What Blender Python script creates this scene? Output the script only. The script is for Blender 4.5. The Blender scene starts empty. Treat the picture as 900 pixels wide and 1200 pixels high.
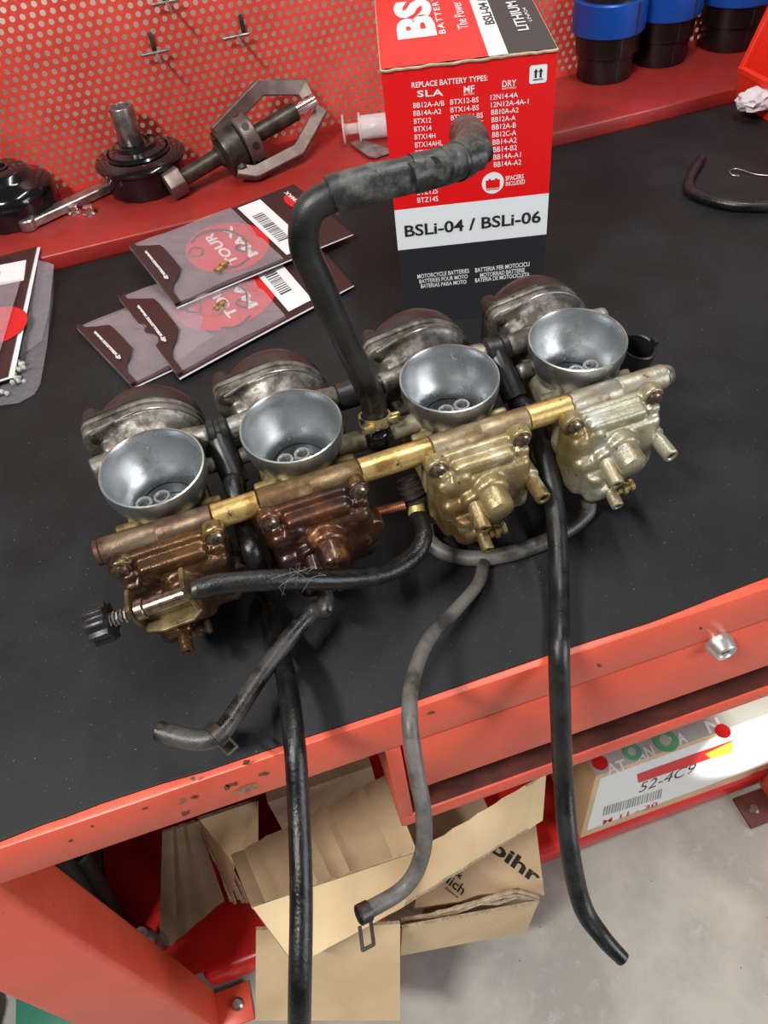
import bpy, bmesh, math, random
import numpy as np
from mathutils import Vector, Matrix

random.seed(7)
SC = bpy.context.scene
COL = SC.collection
rad = math.radians

# ------------------------------------------------------------------ camera
# world: X along the bench front, Y towards the wall, Z up, bench top z = 0
F_PX, CAM_POS = 912.0, Vector((0, 0, 0.52))
_vx = Vector((7247 - 450, -(-1470 - 600), -F_PX)).normalized()
_vz = -Vector((572 - 450, -(1411 - 600), -F_PX)).normalized()
_X = (_vx - _vz * _vx.dot(_vz)).normalized()
_Y = _vz.cross(_X)
CAM_R = Matrix((_X, _Y, _vz))                     # camera axes -> world
cam = bpy.data.objects.new('camera', bpy.data.cameras.new('camera'))
COL.objects.link(cam)
cam.matrix_world = Matrix.Translation(CAM_POS) @ CAM_R.to_4x4()
cam.data.sensor_fit = 'VERTICAL'
cam.data.sensor_height = 36.0
cam.data.lens = F_PX / 1200 * 36.0
cam.data.clip_start = 0.01
cam.data.dof.use_dof = False
SC.camera = cam

def _ray(px, py):
    return CAM_R @ Vector((px - 450, -(py - 600), -F_PX))
def bz(px, py, z=0.0):                            # pixel -> point at height z
    d = _ray(px, py); return CAM_POS + d * ((z - CAM_POS.z) / d.z)
def by(px, py, y):                                # pixel -> point at depth y
    d = _ray(px, py); return CAM_POS + d * ((y - CAM_POS.y) / d.y)
def bpl(px, py, p0, n):                           # pixel -> point on a plane
    d = _ray(px, py); return CAM_POS + d * ((p0 - CAM_POS).dot(n) / d.dot(n))

# ------------------------------------------------------------------ light
SC.view_settings.view_transform = 'Standard'
SC.view_settings.look = 'None'
SC.view_settings.exposure = 0.0
SC.view_settings.gamma = 1.0
w = bpy.data.worlds.new('world'); SC.world = w; w.use_nodes = True
w.node_tree.nodes['Background'].inputs[0].default_value = (0.92, 0.96, 1.0, 1)
w.node_tree.nodes['Background'].inputs[1].default_value = 0.10

def area(name, loc, target, size, sy, power, col=(1, 1, 1), spread=180):
    l = bpy.data.lights.new(name, 'AREA'); l.shape = 'RECTANGLE'
    l.size, l.size_y, l.energy, l.color = size, sy, power, col
    l.spread = rad(spread)
    o = bpy.data.objects.new(name, l); COL.objects.link(o)
    o.location = loc
    o.rotation_euler = (Vector(target) - Vector(loc)).to_track_quat('-Z', 'Y').to_euler()
    return o
area('ceiling_lamp', (-0.95, -0.25, 1.75), (0.0, 0.4, 0.0), 0.45, 0.10, 46, (1.0, 0.97, 0.93))
area('ceiling_lamp', (0.55, 0.55, 1.95), (0.3, 0.6, 0.0), 1.2, 0.10, 20, (1.0, 0.98, 0.95))
area('doorway_daylight', (2.6, -1.9, 0.9), (0.3, 0.3, -0.2), 1.3, 1.8, 66, (0.93, 0.97, 1.0))
_s = bpy.data.lights.new('low_sunlight', 'SPOT'); _s.energy = 1500; _s.spot_size = rad(4.8); _s.spot_blend = 0.25
_s.shadow_soft_size = 0.02; _s.color = (1.0, 0.93, 0.8)
_so = bpy.data.objects.new('low_sunlight', _s); COL.objects.link(_so)
_so.location = (1.45, -2.4, 0.55)
_so.rotation_euler = (Vector((0.585, 0.34, -0.525)) - _so.location).to_track_quat('-Z', 'Y').to_euler()

# ------------------------------------------------------------------ materials
_M = {}
def mat(name, col, rough=0.5, metal=0.0, col2=None, scale=20.0, lo=0.4, hi=0.6, detail=6,
        bump=0.0, bscale=200.0, coat=0.0, rough2=None, specks=None, speck_scale=400.0,
        speck_t=0.8, spec=0.5, stretch=None, col3=None, scale3=60.0, lo3=0.55, hi3=0.7, coat_rough=0.1):
    if name in _M: return _M[name]
    m = bpy.data.materials.new(name); m.use_nodes = True
    nt = m.node_tree; N = nt.nodes; L = nt.links
    b = N['Principled BSDF']
    b.inputs['Base Color'].default_value = (*col, 1)
    b.inputs['Roughness'].default_value = rough
    b.inputs['Metallic'].default_value = metal
    b.inputs['Coat Weight'].default_value = coat
    b.inputs['Coat Roughness'].default_value = coat_rough
    b.inputs['Specular IOR Level'].default_value = spec
    tc = N.new('ShaderNodeTexCoord'); vec = tc.outputs['Object']
    if stretch:
        mp = N.new('ShaderNodeMapping'); mp.inputs['Scale'].default_value = stretch
        L.new(vec, mp.inputs[0]); vec = mp.outputs[0]
    def ramp(tex_out, lo, hi):
        r = N.new('ShaderNodeMapRange'); r.inputs[1].default_value = lo; r.inputs[2].default_value = hi
        L.new(tex_out, r.inputs[0]); return r.outputs[0]
    def noise(sc, det=detail):
        n = N.new('ShaderNodeTexNoise'); n.inputs['Scale'].default_value = sc
        n.inputs['Detail'].default_value = det; n.inputs['Roughness'].default_value = 0.62
        L.new(vec, n.inputs['Vector']); return n.outputs[0]
    cur = None
    def mix(fac, a, bcol):
        x = N.new('ShaderNodeMix'); x.data_type = 'RGBA'
        L.new(fac, x.inputs[0])
        if a is None: x.inputs[6].default_value = (*col, 1)
        else: L.new(a, x.inputs[6])
        x.inputs[7].default_value = (*bcol, 1)
        return x.outputs[2]
    if col2:
        f = ramp(noise(scale), lo, hi)
        cur = mix(f, cur, col2)
        if rough2 is not None:
            r = N.new('ShaderNodeMix'); r.data_type = 'FLOAT'; L.new(f, r.inputs[0])
            r.inputs[2].default_value = rough; r.inputs[3].default_value = rough2
            L.new(r.outputs[0], b.inputs['Roughness'])
    if col3: cur = mix(ramp(noise(scale3), lo3, hi3), cur, col3)
    if specks:
        cur = mix(ramp(noise(speck_scale, 2), speck_t, speck_t + 0.03), cur, specks)
    if cur: L.new(cur, b.inputs['Base Color'])
    if bump:
        bp = N.new('ShaderNodeBump'); bp.inputs['Strength'].default_value = min(1, bump); bp.inputs['Distance'].default_value = 0.001
        L.new(noise(bscale), bp.inputs['Height']); L.new(bp.outputs[0], b.inputs['Normal'])
    _M[name] = m
    return m

def clear_plastic(name, tint=(0.9, 0.9, 0.95), fac=0.25, rough=0.12):
    if name in _M: return _M[name]
    m = bpy.data.materials.new(name); m.use_nodes = True
    nt = m.node_tree; N = nt.nodes; L = nt.links
    b = N['Principled BSDF']; b.inputs['Base Color'].default_value = (*tint, 1)
    b.inputs['Roughness'].default_value = rough
    tc = N.new('ShaderNodeTexCoord'); nz = N.new('ShaderNodeTexNoise'); nz.inputs['Scale'].default_value = 55; nz.inputs['Detail'].default_value = 3; nz.inputs['Distortion'].default_value = 1.2
    bp = N.new('ShaderNodeBump'); bp.inputs['Strength'].default_value = 0.6; bp.inputs['Distance'].default_value = 0.006
    L.new(tc.outputs['Object'], nz.inputs[0]); L.new(nz.outputs[0], bp.inputs['Height']); L.new(bp.outputs[0], b.inputs['Normal'])
    t = N.new('ShaderNodeBsdfTransparent'); x = N.new('ShaderNodeMixShader')
    lw = N.new('ShaderNodeLayerWeight'); lw.inputs[0].default_value = 0.35
    r = N.new('ShaderNodeMapRange'); r.inputs[3].default_value = fac; r.inputs[4].default_value = min(1, fac + 0.35)
    L.new(lw.outputs['Facing'], r.inputs[0]); L.new(r.outputs[0], x.inputs[0])
    L.new(t.outputs[0], x.inputs[1]); L.new(b.outputs[0], x.inputs[2])
    L.new(x.outputs[0], N['Material Output'].inputs[0])
    _M[name] = m
    return m

RED = mat('bench_red_paint', (0.78, 0.105, 0.055), 0.36, col2=(0.70, 0.088, 0.044), scale=9, bump=0.12, bscale=500,
          specks=(0.10, 0.035, 0.02), speck_scale=110, speck_t=0.745)
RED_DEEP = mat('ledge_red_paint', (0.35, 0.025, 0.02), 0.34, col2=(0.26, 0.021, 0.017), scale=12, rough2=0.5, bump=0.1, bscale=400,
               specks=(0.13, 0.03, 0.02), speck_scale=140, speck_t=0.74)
RED_PEG = mat('pegboard_red_paint', (0.70, 0.068, 0.045), 0.42, col2=(0.57, 0.052, 0.034), scale=14)
RED_SHELF = mat('shelf_red_paint', (0.62, 0.018, 0.016), 0.3, col2=(0.5, 0.016, 0.014), scale=10)
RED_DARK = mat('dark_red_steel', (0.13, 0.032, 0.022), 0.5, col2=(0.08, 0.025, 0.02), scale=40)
CHIP = mat('bare_primer_chip', (0.45, 0.22, 0.11), 0.7, col2=(0.22, 0.12, 0.08), scale=200)
CHIP_DARK = mat('rust_chip', (0.10, 0.045, 0.03), 0.8, col2=(0.2, 0.08, 0.04), scale=200)
RUBBER_MAT = mat('rubber_sheet', (0.010, 0.010, 0.0115), 0.5, col2=(0.017, 0.018, 0.020), scale=7, rough2=0.6, bump=0.25, bscale=900,
                 specks=(0.30, 0.30, 0.30), speck_scale=520, speck_t=0.725, spec=0.24)
CONCRETE = mat('concrete', (0.47, 0.45, 0.40), 0.75, col2=(0.36, 0.345, 0.305), scale=7, col3=(0.46, 0.44, 0.41), scale3=45, bump=0.3, bscale=160,
               specks=(0.2, 0.19, 0.18), speck_scale=90, speck_t=0.75)
WALL = mat('plaster', (0.80, 0.76, 0.66), 0.85, col2=(0.55, 0.51, 0.38), scale=2.5)
HOSE = mat('black_rubber_hose', (0.006, 0.006, 0.0065), 0.27, col2=(0.018, 0.018, 0.0185), scale=30, rough2=0.42, bump=0.3, bscale=500,
           specks=(0.12, 0.12, 0.12), speck_scale=420, speck_t=0.75)
HOSE_OILY = mat('oily_rubber_hose', (0.004, 0.004, 0.0045), 0.17, col2=(0.012, 0.012, 0.012), scale=60, rough2=0.3, bump=0.5, bscale=420,
                specks=(0.10, 0.10, 0.10), speck_scale=520, speck_t=0.72)
HOSE_GREY = mat('aged_grey_hose', (0.135, 0.125, 0.112), 0.48, col2=(0.04, 0.036, 0.032), scale=26, lo=0.45, hi=0.62, rough2=0.4, bump=0.3, bscale=300)
TAPE = mat('vinyl_tape', (0.018, 0.0185, 0.019), 0.33, col2=(0.10, 0.10, 0.094), scale=60, lo=0.47, hi=0.66, rough2=0.6, bump=0.5, bscale=260)
BLACK_PLASTIC = mat('black_plastic', (0.012, 0.012, 0.013), 0.35, bump=0.15, bscale=500)
BLACK_GLOSS = mat('black_enamel', (0.005, 0.005, 0.006), 0.14, coat=0.3)
CAP_BLACK = mat('worn_black_cap', (0.014, 0.011, 0.010), 0.36, col2=(0.028, 0.02, 0.018), scale=30, bump=0.4, bscale=300)
BARE_ALU = mat('grimy_aluminium', (0.34, 0.32, 0.28), 0.40, 0.7, col2=(0.09, 0.08, 0.065), scale=45, lo=0.40, hi=0.58, rough2=0.6, bump=0.5, bscale=350,
               col3=(0.05, 0.045, 0.04), scale3=120, lo3=0.58, hi3=0.68)
FUNNEL_ALU = mat('machined_aluminium', (0.60, 0.63, 0.65), 0.26, 0.95, col2=(0.44, 0.46, 0.47), scale=16, rough2=0.40, bump=0.12, bscale=700,
                 col3=(0.3, 0.27, 0.2), scale3=40, lo3=0.62, hi3=0.75)
THROAT = mat('throat_metal', (0.07, 0.08, 0.09), 0.3, 0.6, col2=(0.035, 0.04, 0.045), scale=60)
STEEL = mat('worn_steel', (0.45, 0.44, 0.42), 0.32, 0.9, col2=(0.26, 0.24, 0.22), scale=60, bump=0.1)
STEEL_DARK = mat('dark_steel', (0.10, 0.085, 0.07), 0.42, 0.7, col2=(0.05, 0.042, 0.036), scale=60, bump=0.2)
STEEL_ARM = mat('puller_arm_steel', (0.24, 0.19, 0.17), 0.45, 0.7, col2=(0.17, 0.13, 0.115), scale=40, bump=0.2)
CHROME = mat('chrome', (0.75, 0.74, 0.72), 0.16, 1.0)
BRASS = mat('brass', (0.72, 0.55, 0.26), 0.28, 0.9, col2=(0.4, 0.27, 0.11), scale=80)
GOLD_ROD = mat('gold_passivated_steel', (0.74, 0.52, 0.20), 0.3, 0.75, col2=(0.38, 0.2, 0.06), scale=50, lo=0.5, hi=0.62, bump=0.3, bscale=300,
               col3=(0.10, 0.045, 0.02), scale3=70, lo3=0.6, hi3=0.68)
COPPER = mat('copper_thread', (0.6, 0.28, 0.14), 0.3, 0.9)
CLAMP_GOLD = mat('corroded_clamp', (0.6, 0.45, 0.14), 0.35, 0.8, col2=(0.5, 0.5, 0.44), scale=80, col3=(0.03, 0.025, 0.02), scale3=90, lo3=0.52, hi3=0.6)
BLUE = mat('blue_anodised', (0.006, 0.075, 0.40), 0.35, 0.2, col2=(0.008, 0.06, 0.33), scale=12)
BLACK_CLAMP = mat('black_cylinder', (0.006, 0.0055, 0.0055), 0.28, col2=(0.014, 0.012, 0.011), scale=14, rough2=0.38)
BOX_RED = mat('print_red', (0.76, 0.008, 0.010), 0.38)
BOX_WHITE = mat('print_white', (0.78, 0.80, 0.82), 0.42)
BOX_BLACK = mat('print_black', (0.022, 0.022, 0.025), 0.42)
INK_WHITE = mat('ink_white', (0.82, 0.82, 0.82), 0.5)
INK_BLACK = mat('ink_black', (0.02, 0.02, 0.02), 0.5)
INK_RED = mat('ink_red', (0.62, 0.012, 0.014), 0.45)
INK_PALE = mat('ink_pale_grey', (0.62, 0.62, 0.65), 0.5)
INK_GREEN = mat('ink_green', (0.10, 0.42, 0.22), 0.5)
INK_YELLOW = mat('ink_yellow', (0.8, 0.55, 0.03), 0.5)
INK_GREY = mat('ink_grey', (0.30, 0.32, 0.30), 0.6)
CARD_EDGE = mat('cut_board_edge', (0.52, 0.40, 0.27), 0.8, col2=(0.34, 0.25, 0.16), scale=150)
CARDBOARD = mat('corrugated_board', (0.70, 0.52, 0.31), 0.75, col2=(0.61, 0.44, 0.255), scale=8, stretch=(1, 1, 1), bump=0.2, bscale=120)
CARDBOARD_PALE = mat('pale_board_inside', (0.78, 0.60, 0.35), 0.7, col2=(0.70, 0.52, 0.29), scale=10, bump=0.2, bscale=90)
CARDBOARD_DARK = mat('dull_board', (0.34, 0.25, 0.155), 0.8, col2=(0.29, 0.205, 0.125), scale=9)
PACK_CARD = mat('dark_pack_card', (0.030, 0.013, 0.013), 0.34)
PACK_INNER = mat('pack_inner_card', (0.11, 0.075, 0.085), 0.4, col2=(0.07, 0.045, 0.055), scale=25)
BAG = clear_plastic('bag_film', (0.50, 0.44, 0.49), 0.095, 0.06)
CLEAR = clear_plastic('clear_film', (0.35, 0.33, 0.37), 0.10, 0.1)
SYRINGE = clear_plastic('translucent_plastic', (0.78, 0.72, 0.72), 0.42, 0.25)
BEAD = clear_plastic('clear_beads', (0.75, 0.75, 0.72), 0.5, 0.1)
BIN_RED = mat('bin_red_plastic', (0.80, 0.035, 0.014), 0.35)
PAPER = mat('tissue_paper', (0.70, 0.66, 0.68), 0.8, bump=0.4, bscale=90)
GREEN_PL = mat('green_plastic', (0.03, 0.20, 0.13), 0.45)
BLACK_FABRIC = mat('black_fabric', (0.012, 0.012, 0.013), 0.6, bump=0.3)  # plain black of the padded tubes and the tall case

# ------------------------------------------------------------------ mesh helpers
def _merge(bm, t, M=None, mi=0):
    if M is not None: bmesh.ops.transform(t, matrix=M, verts=t.verts)
    for f in t.faces: f.material_index = mi
    me = bpy.data.meshes.new('tmp'); t.to_mesh(me); t.free()
    bm.from_mesh(me); bpy.data.meshes.remove(me)

def frame(o, z, x=(1, 0, 0)):
    z = Vector(z).normalized(); x = Vector(x); x = x - z * x.dot(z)
    if x.length < 1e-6: x = z.orthogonal()
    x.normalize(); y = z.cross(x)
    return Matrix(((x.x, y.x, z.x, o[0]), (x.y, y.y, z.y, o[1]), (x.z, y.z, z.z, o[2]), (0, 0, 0, 1)))

def box(bm, lo, hi, M=None, bev=0.0, seg=2, mi=0):
    t = bmesh.new(); bmesh.ops.create_cube(t, size=1)
    lo, hi = Vector(lo), Vector(hi); c, s = (lo + hi) / 2, hi - lo
    for v in t.verts: v.co = Vector((c.x + v.co.x * s.x, c.y + v.co.y * s.y, c.z + v.co.z * s.z))
    if bev: bmesh.ops.bevel(t, geom=t.edges[:], offset=bev, segments=seg, profile=0.5, affect='EDGES')
    _merge(bm, t, M, mi)

def lathe(bm, prof, M=None, seg=32, mi=0, close=False):   # prof: (r, z) up the local z
    t = bmesh.new(); rings = []
    for r, z in prof:
        if r < 1e-7: rings.append([t.verts.new((0, 0, z))])
        else: rings.append([t.verts.new((r * math.cos(2 * math.pi * k / seg), r * math.sin(2 * math.pi * k / seg), z)) for k in range(seg)])
    n = len(rings)
    for i in range(n if close else n - 1):
        a, b = rings[i], rings[(i + 1) % n]
        for k in range(seg):
            k2 = (k + 1) % seg
            try:
                if len(a) == 1 and len(b) > 1: t.faces.new((a[0], b[k2], b[k]))
                elif len(b) == 1 and len(a) > 1: t.faces.new((a[k], a[k2], b[0]))
                elif len(a) > 1: t.faces.new((a[k], a[k2], b[k2], b[k]))
            except ValueError: pass
    bmesh.ops.recalc_face_normals(t, faces=t.faces)
    _merge(bm, t, M, mi)

def cyl(bm, p0, p1, r0, r1=None, seg=20, mi=0, bev=0.0):
    p0, p1 = Vector(p0), Vector(p1); r1 = r0 if r1 is None else r1; h = (p1 - p0).length
    if bev: pr = [(0, 0), (r0 - bev, 0), (r0, bev), (r1, h - bev), (r1 - bev, h), (0, h)]
    else: pr = [(0, 0), (r0, 0), (r1, h), (0, h)]
    lathe(bm, pr, frame(p0, p1 - p0), seg, mi)

def pipe(bm, p0, p1, ro, ri, seg=20, mi=0, depth=None):   # hollow end at p1
    p0, p1 = Vector(p0), Vector(p1); h = (p1 - p0).length; d = depth or h * 0.8
    c = (ro - ri) * 0.25
    lathe(bm, [(0, 0), (ro, 0), (ro, h - c), (ro - c, h), (ri + c, h), (ri, h - c), (ri, h - d), (0, h - d)], frame(p0, p1 - p0), seg, mi)

def spline(pts, n=10):
    P = [Vector(p) for p in pts]; out = []
    Q = [P[0] * 2 - P[1]] + P + [P[-1] * 2 - P[-2]]
    for i in range(1, len(Q) - 2):
        a, b, c, d = Q[i - 1:i + 3]
        for k in range(n):
            t = k / n
            out.append(0.5 * ((2 * b) + (c - a) * t + (2 * a - 5 * b + 4 * c - d) * t * t + (3 * b - a - 3 * c + d) * t ** 3))
    out.append(P[-1]); return out

def tube(bm, pts, r, seg=16, n=10, mi=0, smooth=True, hollow=0.0, wob=0.0):
    P = spline(pts, n) if smooth else [Vector(p) for p in pts]
    m = len(P); R = r if callable(r) else (lambda t: r)
    tang = [(P[min(i + 1, m - 1)] - P[max(i - 1, 0)]).normalized() for i in range(m)]
    u = tang[0].orthogonal().normalized(); t = bmesh.new(); rings = []
    rng = random.Random(3)
    def ring(p, u, v, rr): return [t.verts.new(p + (u * math.cos(2 * math.pi * k / seg) + v * math.sin(2 * math.pi * k / seg)) * rr) for k in range(seg)]
    frs = []
    for i in range(m):
        u = (u - tang[i] * u.dot(tang[i])).normalized(); v = tang[i].cross(u)
        frs.append((P[i], u.copy(), v, R(i / (m - 1)) * (1 + wob * (rng.random() - .5))))
        rings.append(ring(*frs[-1]))
    if hollow:
        def inner(fr, dirn):
            p, u, v, rr = fr; d = rr * 2.5
            return [ring(p, u, v, rr * hollow), ring(p + dirn * d, u, v, rr * hollow * 0.95)]
        a = inner(frs[0], tang[0]); b = inner(frs[-1], -tang[-1])
        rings = [a[1], a[0]] + rings + [b[0], b[1]]
    for i in range(len(rings) - 1):
        for k in range(seg):
            t.faces.new((rings[i][k], rings[i][(k + 1) % seg], rings[i + 1][(k + 1) % seg], rings[i + 1][k]))
    t.faces.new(rings[0][::-1]); t.faces.new(rings[-1])
    bmesh.ops.recalc_face_normals(t, faces=t.faces)
    _merge(bm, t, None, mi)

def prism(bm, poly, h, M=None, bev=0.0, mi=0):            # 2D outline extruded along local z
    t = bmesh.new()
    a = [t.verts.new((x, y, 0)) for x, y in poly]; b = [t.verts.new((x, y, h)) for x, y in poly]
    n = len(poly); t.faces.new(a[::-1]); t.faces.new(b)
    for k in range(n): t.faces.new((a[k], a[(k + 1) % n], b[(k + 1) % n], b[k]))
    bmesh.ops.recalc_face_normals(t, faces=t.faces)
    if bev: bmesh.ops.bevel(t, geom=t.edges[:], offset=bev, segments=2, profile=0.5, affect='EDGES')
    _merge(bm, t, M, mi)

def ngon(n, r, rot=0.0): return [(r * math.cos(2 * math.pi * k / n + rot), r * math.sin(2 * math.pi * k / n + rot)) for k in range(n)]
def rrect(x0, y0, x1, y1, r, n=4):
    out = []
    for cx, cy, a in ((x1 - r, y1 - r, 0), (x0 + r, y1 - r, 90), (x0 + r, y0 + r, 180), (x1 - r, y0 + r, 270)):
        out += [(cx + r * math.cos(rad(a + 90 * k / n)), cy + r * math.sin(rad(a + 90 * k / n))) for k in range(n + 1)]
    return out

def sheet(bm, pts, thick, mi=0, mi_edge=None, nrm=None):  # a polygon in space with thickness
    P = [Vector(p) for p in pts]
    if nrm is None:
        nrm = Vector((0, 0, 0))
        for i in range(len(P)): nrm += P[i].cross(P[(i + 1) % len(P)])
    nrm = Vector(nrm).normalized()
    t = bmesh.new(); a = [t.verts.new(p) for p in P]; b = [t.verts.new(p - nrm * thick) for p in P]; n = len(P)
    fa = t.faces.new(a); fb = t.faces.new(b[::-1]); fs = []
    for k in range(n): fs.append(t.faces.new((a[k], b[k], b[(k + 1) % n], a[(k + 1) % n])))
    bmesh.ops.recalc_face_normals(t, faces=t.faces)
    for f in fs: f.material_index = mi if mi_edge is None else mi_edge
    fa.material_index = fb.material_index = mi
    me = bpy.data.meshes.new('tmp'); t.to_mesh(me); t.free(); bm.from_mesh(me); bpy.data.meshes.remove(me)

def bar(bm, pts, wd, th, nrm, mi=0):                      # flat bar swept along a polyline
    P = [Vector(p) for p in pts]; nrm = Vector(nrm).normalized(); t = bmesh.new(); rings = []
    for i, p in enumerate(P):
        d0 = (P[i] - P[i - 1]).normalized() if i else (P[1] - P[0]).normalized()
        d1 = (P[i + 1] - P[i]).normalized() if i < len(P) - 1 else d0
        d = (d0 + d1).normalized(); s = nrm.cross(d).normalized(); k = 1 / max(0.5, d.dot(d0))
        rings.append([t.verts.new(p + s * a * wd / 2 * k + nrm * b * th / 2) for a, b in ((1, 1), (-1, 1), (-1, -1), (1, -1))])
    for i in range(len(P) - 1):
        for k in range(4): t.faces.new((rings[i][k], rings[i][(k + 1) % 4], rings[i + 1][(k + 1) % 4], rings[i + 1][k]))
    t.faces.new(rings[0][::-1]); t.faces.new(rings[-1]); bmesh.ops.recalc_face_normals(t, faces=t.faces)
    bmesh.ops.bevel(t, geom=t.edges[:], offset=min(wd, th) * 0.12, segments=1, affect='EDGES')
    _merge(bm, t, None, mi)

def cast(bm, voxel, iters=4, fac=0.5):                    # fuse overlapping solids into one cast surface
    me = bpy.data.meshes.new('tmp'); bm.to_mesh(me); bm.free()
    o = bpy.data.objects.new('tmp', me); COL.objects.link(o)
    r = o.modifiers.new('r', 'REMESH'); r.mode = 'VOXEL'; r.voxel_size = voxel
    s = o.modifiers.new('s', 'SMOOTH'); s.iterations = iters; s.factor = fac
    ev = o.evaluated_get(bpy.context.evaluated_depsgraph_get())
    out = bmesh.new(); m2 = bpy.data.meshes.new_from_object(ev); out.from_mesh(m2)
    for f in out.faces: f.material_index = 0
    bpy.data.objects.remove(o); bpy.data.meshes.remove(me); bpy.data.meshes.remove(m2)
    return out

ROOT = {}
def obj(name, bm, mats, parent=None, ang=35, flat=False):
    me = bpy.data.meshes.new(name)
    if isinstance(bm, bmesh.types.BMesh): bm.to_mesh(me); bm.free()
    else: me = bm
    for m in (mats if isinstance(mats, (list, tuple)) else [mats]): me.materials.append(m)
    if flat: me.shade_flat()
    else:
        me.shade_smooth(); me.set_sharp_from_angle(angle=rad(ang))
    o = bpy.data.objects.new(name, me); COL.objects.link(o)
    if parent is not None:
        L = ROOT[parent.name]; o.parent = parent
    else:
        V = [v.co for v in me.vertices]
        L = Vector(((min(v.x for v in V) + max(v.x for v in V)) / 2, (min(v.y for v in V) + max(v.y for v in V)) / 2, min(v.z for v in V)))
        o.location = L
    me.transform(Matrix.Translation(-L)); ROOT[o.name] = L
    return o
def root(name, label, cat, loc, group=None):
    o = bpy.data.objects.new(name, None); COL.objects.link(o); o.empty_display_size = 0.02
    o.location = loc; ROOT[o.name] = Vector(loc)
    return tag(o, label, cat, group)
def tag(o, label, cat, group=None):
    o['label'] = label; o['category'] = cat
    if group: o['group'] = group
    return o
def structure(o): o['kind'] = 'structure'; return o
def lab(o, s): o['label'] = s; return o

def text_mesh(s, bold=0.0, spacing=1.0):
    c = bpy.data.curves.new('t', 'FONT'); c.body = s; c.size = 1.0; c.offset = bold; c.space_character = spacing; c.resolution_u = 3
    o = bpy.data.objects.new('t', c); COL.objects.link(o)
    me = bpy.data.meshes.new_from_object(o.evaluated_get(bpy.context.evaluated_depsgraph_get()))
    bpy.data.objects.remove(o); bpy.data.curves.remove(c)
    return me
def lettering(s, A, B, C, nrm, m, parent, bold=0.0, spacing=1.0, name='lettering', eps=0.0004):
    """baseline from A to B, cap tops at C above A, lying on the surface with normal nrm"""
    A, B, C, nrm = Vector(A), Vector(B), Vector(C), Vector(nrm).normalized()
    me = text_mesh(s, bold, spacing); xs = [v.co.x for v in me.vertices]
    cap = max(v.co.y for v in me.vertices); x0, x1 = min(xs), max(xs)
    for v in me.vertices:
        v.co = A + (B - A) * ((v.co.x - x0) / (x1 - x0)) + (C - A) * (v.co.y / cap) + nrm * eps
    return obj(name, me, m, parent, flat=True)
def decal(poly3, nrm, m, parent, name, eps=0.0003):
    bm = bmesh.new(); nrm = Vector(nrm).normalized()
    f = bm.faces.new([bm.verts.new(Vector(p) + nrm * eps) for p in poly3])
    f.normal_update()
    if f.normal.dot(nrm) < 0: f.normal_flip()
    return obj(name, bm, m, parent, flat=True)

# ================================================================== SETTING
FLOOR_Z = -0.78
bm = bmesh.new(); box(bm, (-2.5, -2.0, FLOOR_Z - 0.05), (3.2, 1.60, FLOOR_Z)); structure(obj('floor', bm, CONCRETE))
bm = bmesh.new(); box(bm, (-2.5, 1.50, FLOOR_Z), (3.2, 1.60, 1.4)); structure(obj('wall_back', bm, WALL))

# ------------------------------------------------------------------ workbench
FY = 0.268
wb = root('workbench', 'red painted steel workbench with a drawer, bolted legs and lower shelf', 'workbench', (0.3, 0.65, FLOOR_Z))
X0, X1 = -0.62, 1.35
bm = bmesh.new()
box(bm, (X0, FY + 0.006, -0.012), (X1, 1.235, -0.003))
obj('bench_top', bm, RED, wb)
bm = bmesh.new(); box(bm, (X0, FY, -0.055), (X1, FY + 0.03, -0.0025), bev=0.0025); apron = obj('front_apron', bm, RED, wb)
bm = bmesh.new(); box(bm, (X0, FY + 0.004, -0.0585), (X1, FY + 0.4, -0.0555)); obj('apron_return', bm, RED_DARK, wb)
# paint chips on the apron
ny = Vector((0, -1, 0))
for k, (cx, cy, rx, ry, dk) in enumerate(((287, 925, 17, 6, 0), (272, 919, 9, 3, 1), (213, 939, 5, 4, 0), (217, 953, 8, 3, 1), (229, 934, 6, 3, 1), (288, 893, 6, 3, 1),
                                        (309, 907, 8, 3, 1), (170, 947, 6, 2, 1), (108, 968, 2, 2, 1), (83, 985, 4, 2, 1), (266, 922, 4, 5, 1), (505, 835, 7, 2, 1), (702, 780, 3, 3, 1), (821, 736, 3, 2, 1), (226, 912, 4, 3, 0))):
    pts = []; rng = random.Random(k)
    for a in range(11):
        rr = rng.uniform(0.45, 1.1); an = 2 * math.pi * a / 11
        x, y = rx * rr * math.cos(an), ry * rr * math.sin(an)
        c, s = math.cos(-0.33), math.sin(-0.33)
        pts.append(by(cx + x * c - y * s, cy + x * s + y * c, FY))
    decal(pts, ny, CHIP_DARK if dk else CHIP, wb, 'paint_chip')
# drawer
DX0 = 0.026
bm = bmesh.new(); box(bm, (DX0 + 0.0135, FY + 0.001, -0.149), (X1 - 0.4, FY + 0.02, -0.0562), bev=0.002); dr = obj('drawer', bm, RED, wb)
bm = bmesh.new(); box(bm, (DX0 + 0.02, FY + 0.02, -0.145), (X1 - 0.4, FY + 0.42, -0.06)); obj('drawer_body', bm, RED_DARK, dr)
lp = by(842, 753, FY - 0.001); fr = frame(lp, (0, -1, 0)) @ Matrix.Scale(0.82, 4)
bm = bmesh.new()
lathe(bm, [(0.0145, -0.004), (0.0145, 0.003), (0.0135, 0.0045), (0.0115, 0.0135), (0.0105, 0.0145), (0.0095, 0.0140), (0.009, 0.0125), (0, 0.0125)], fr, 32)
lk = obj('lock', bm, mat('satin_lock', (0.66, 0.64, 0.60), 0.34, 0.85), dr)
bm = bmesh.new(); box(bm, (-0.0045, -0.0011, 0.0122), (0.0045, 0.0011, 0.0129), fr); obj('keyhole', bm, INK_BLACK, dr)
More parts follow.
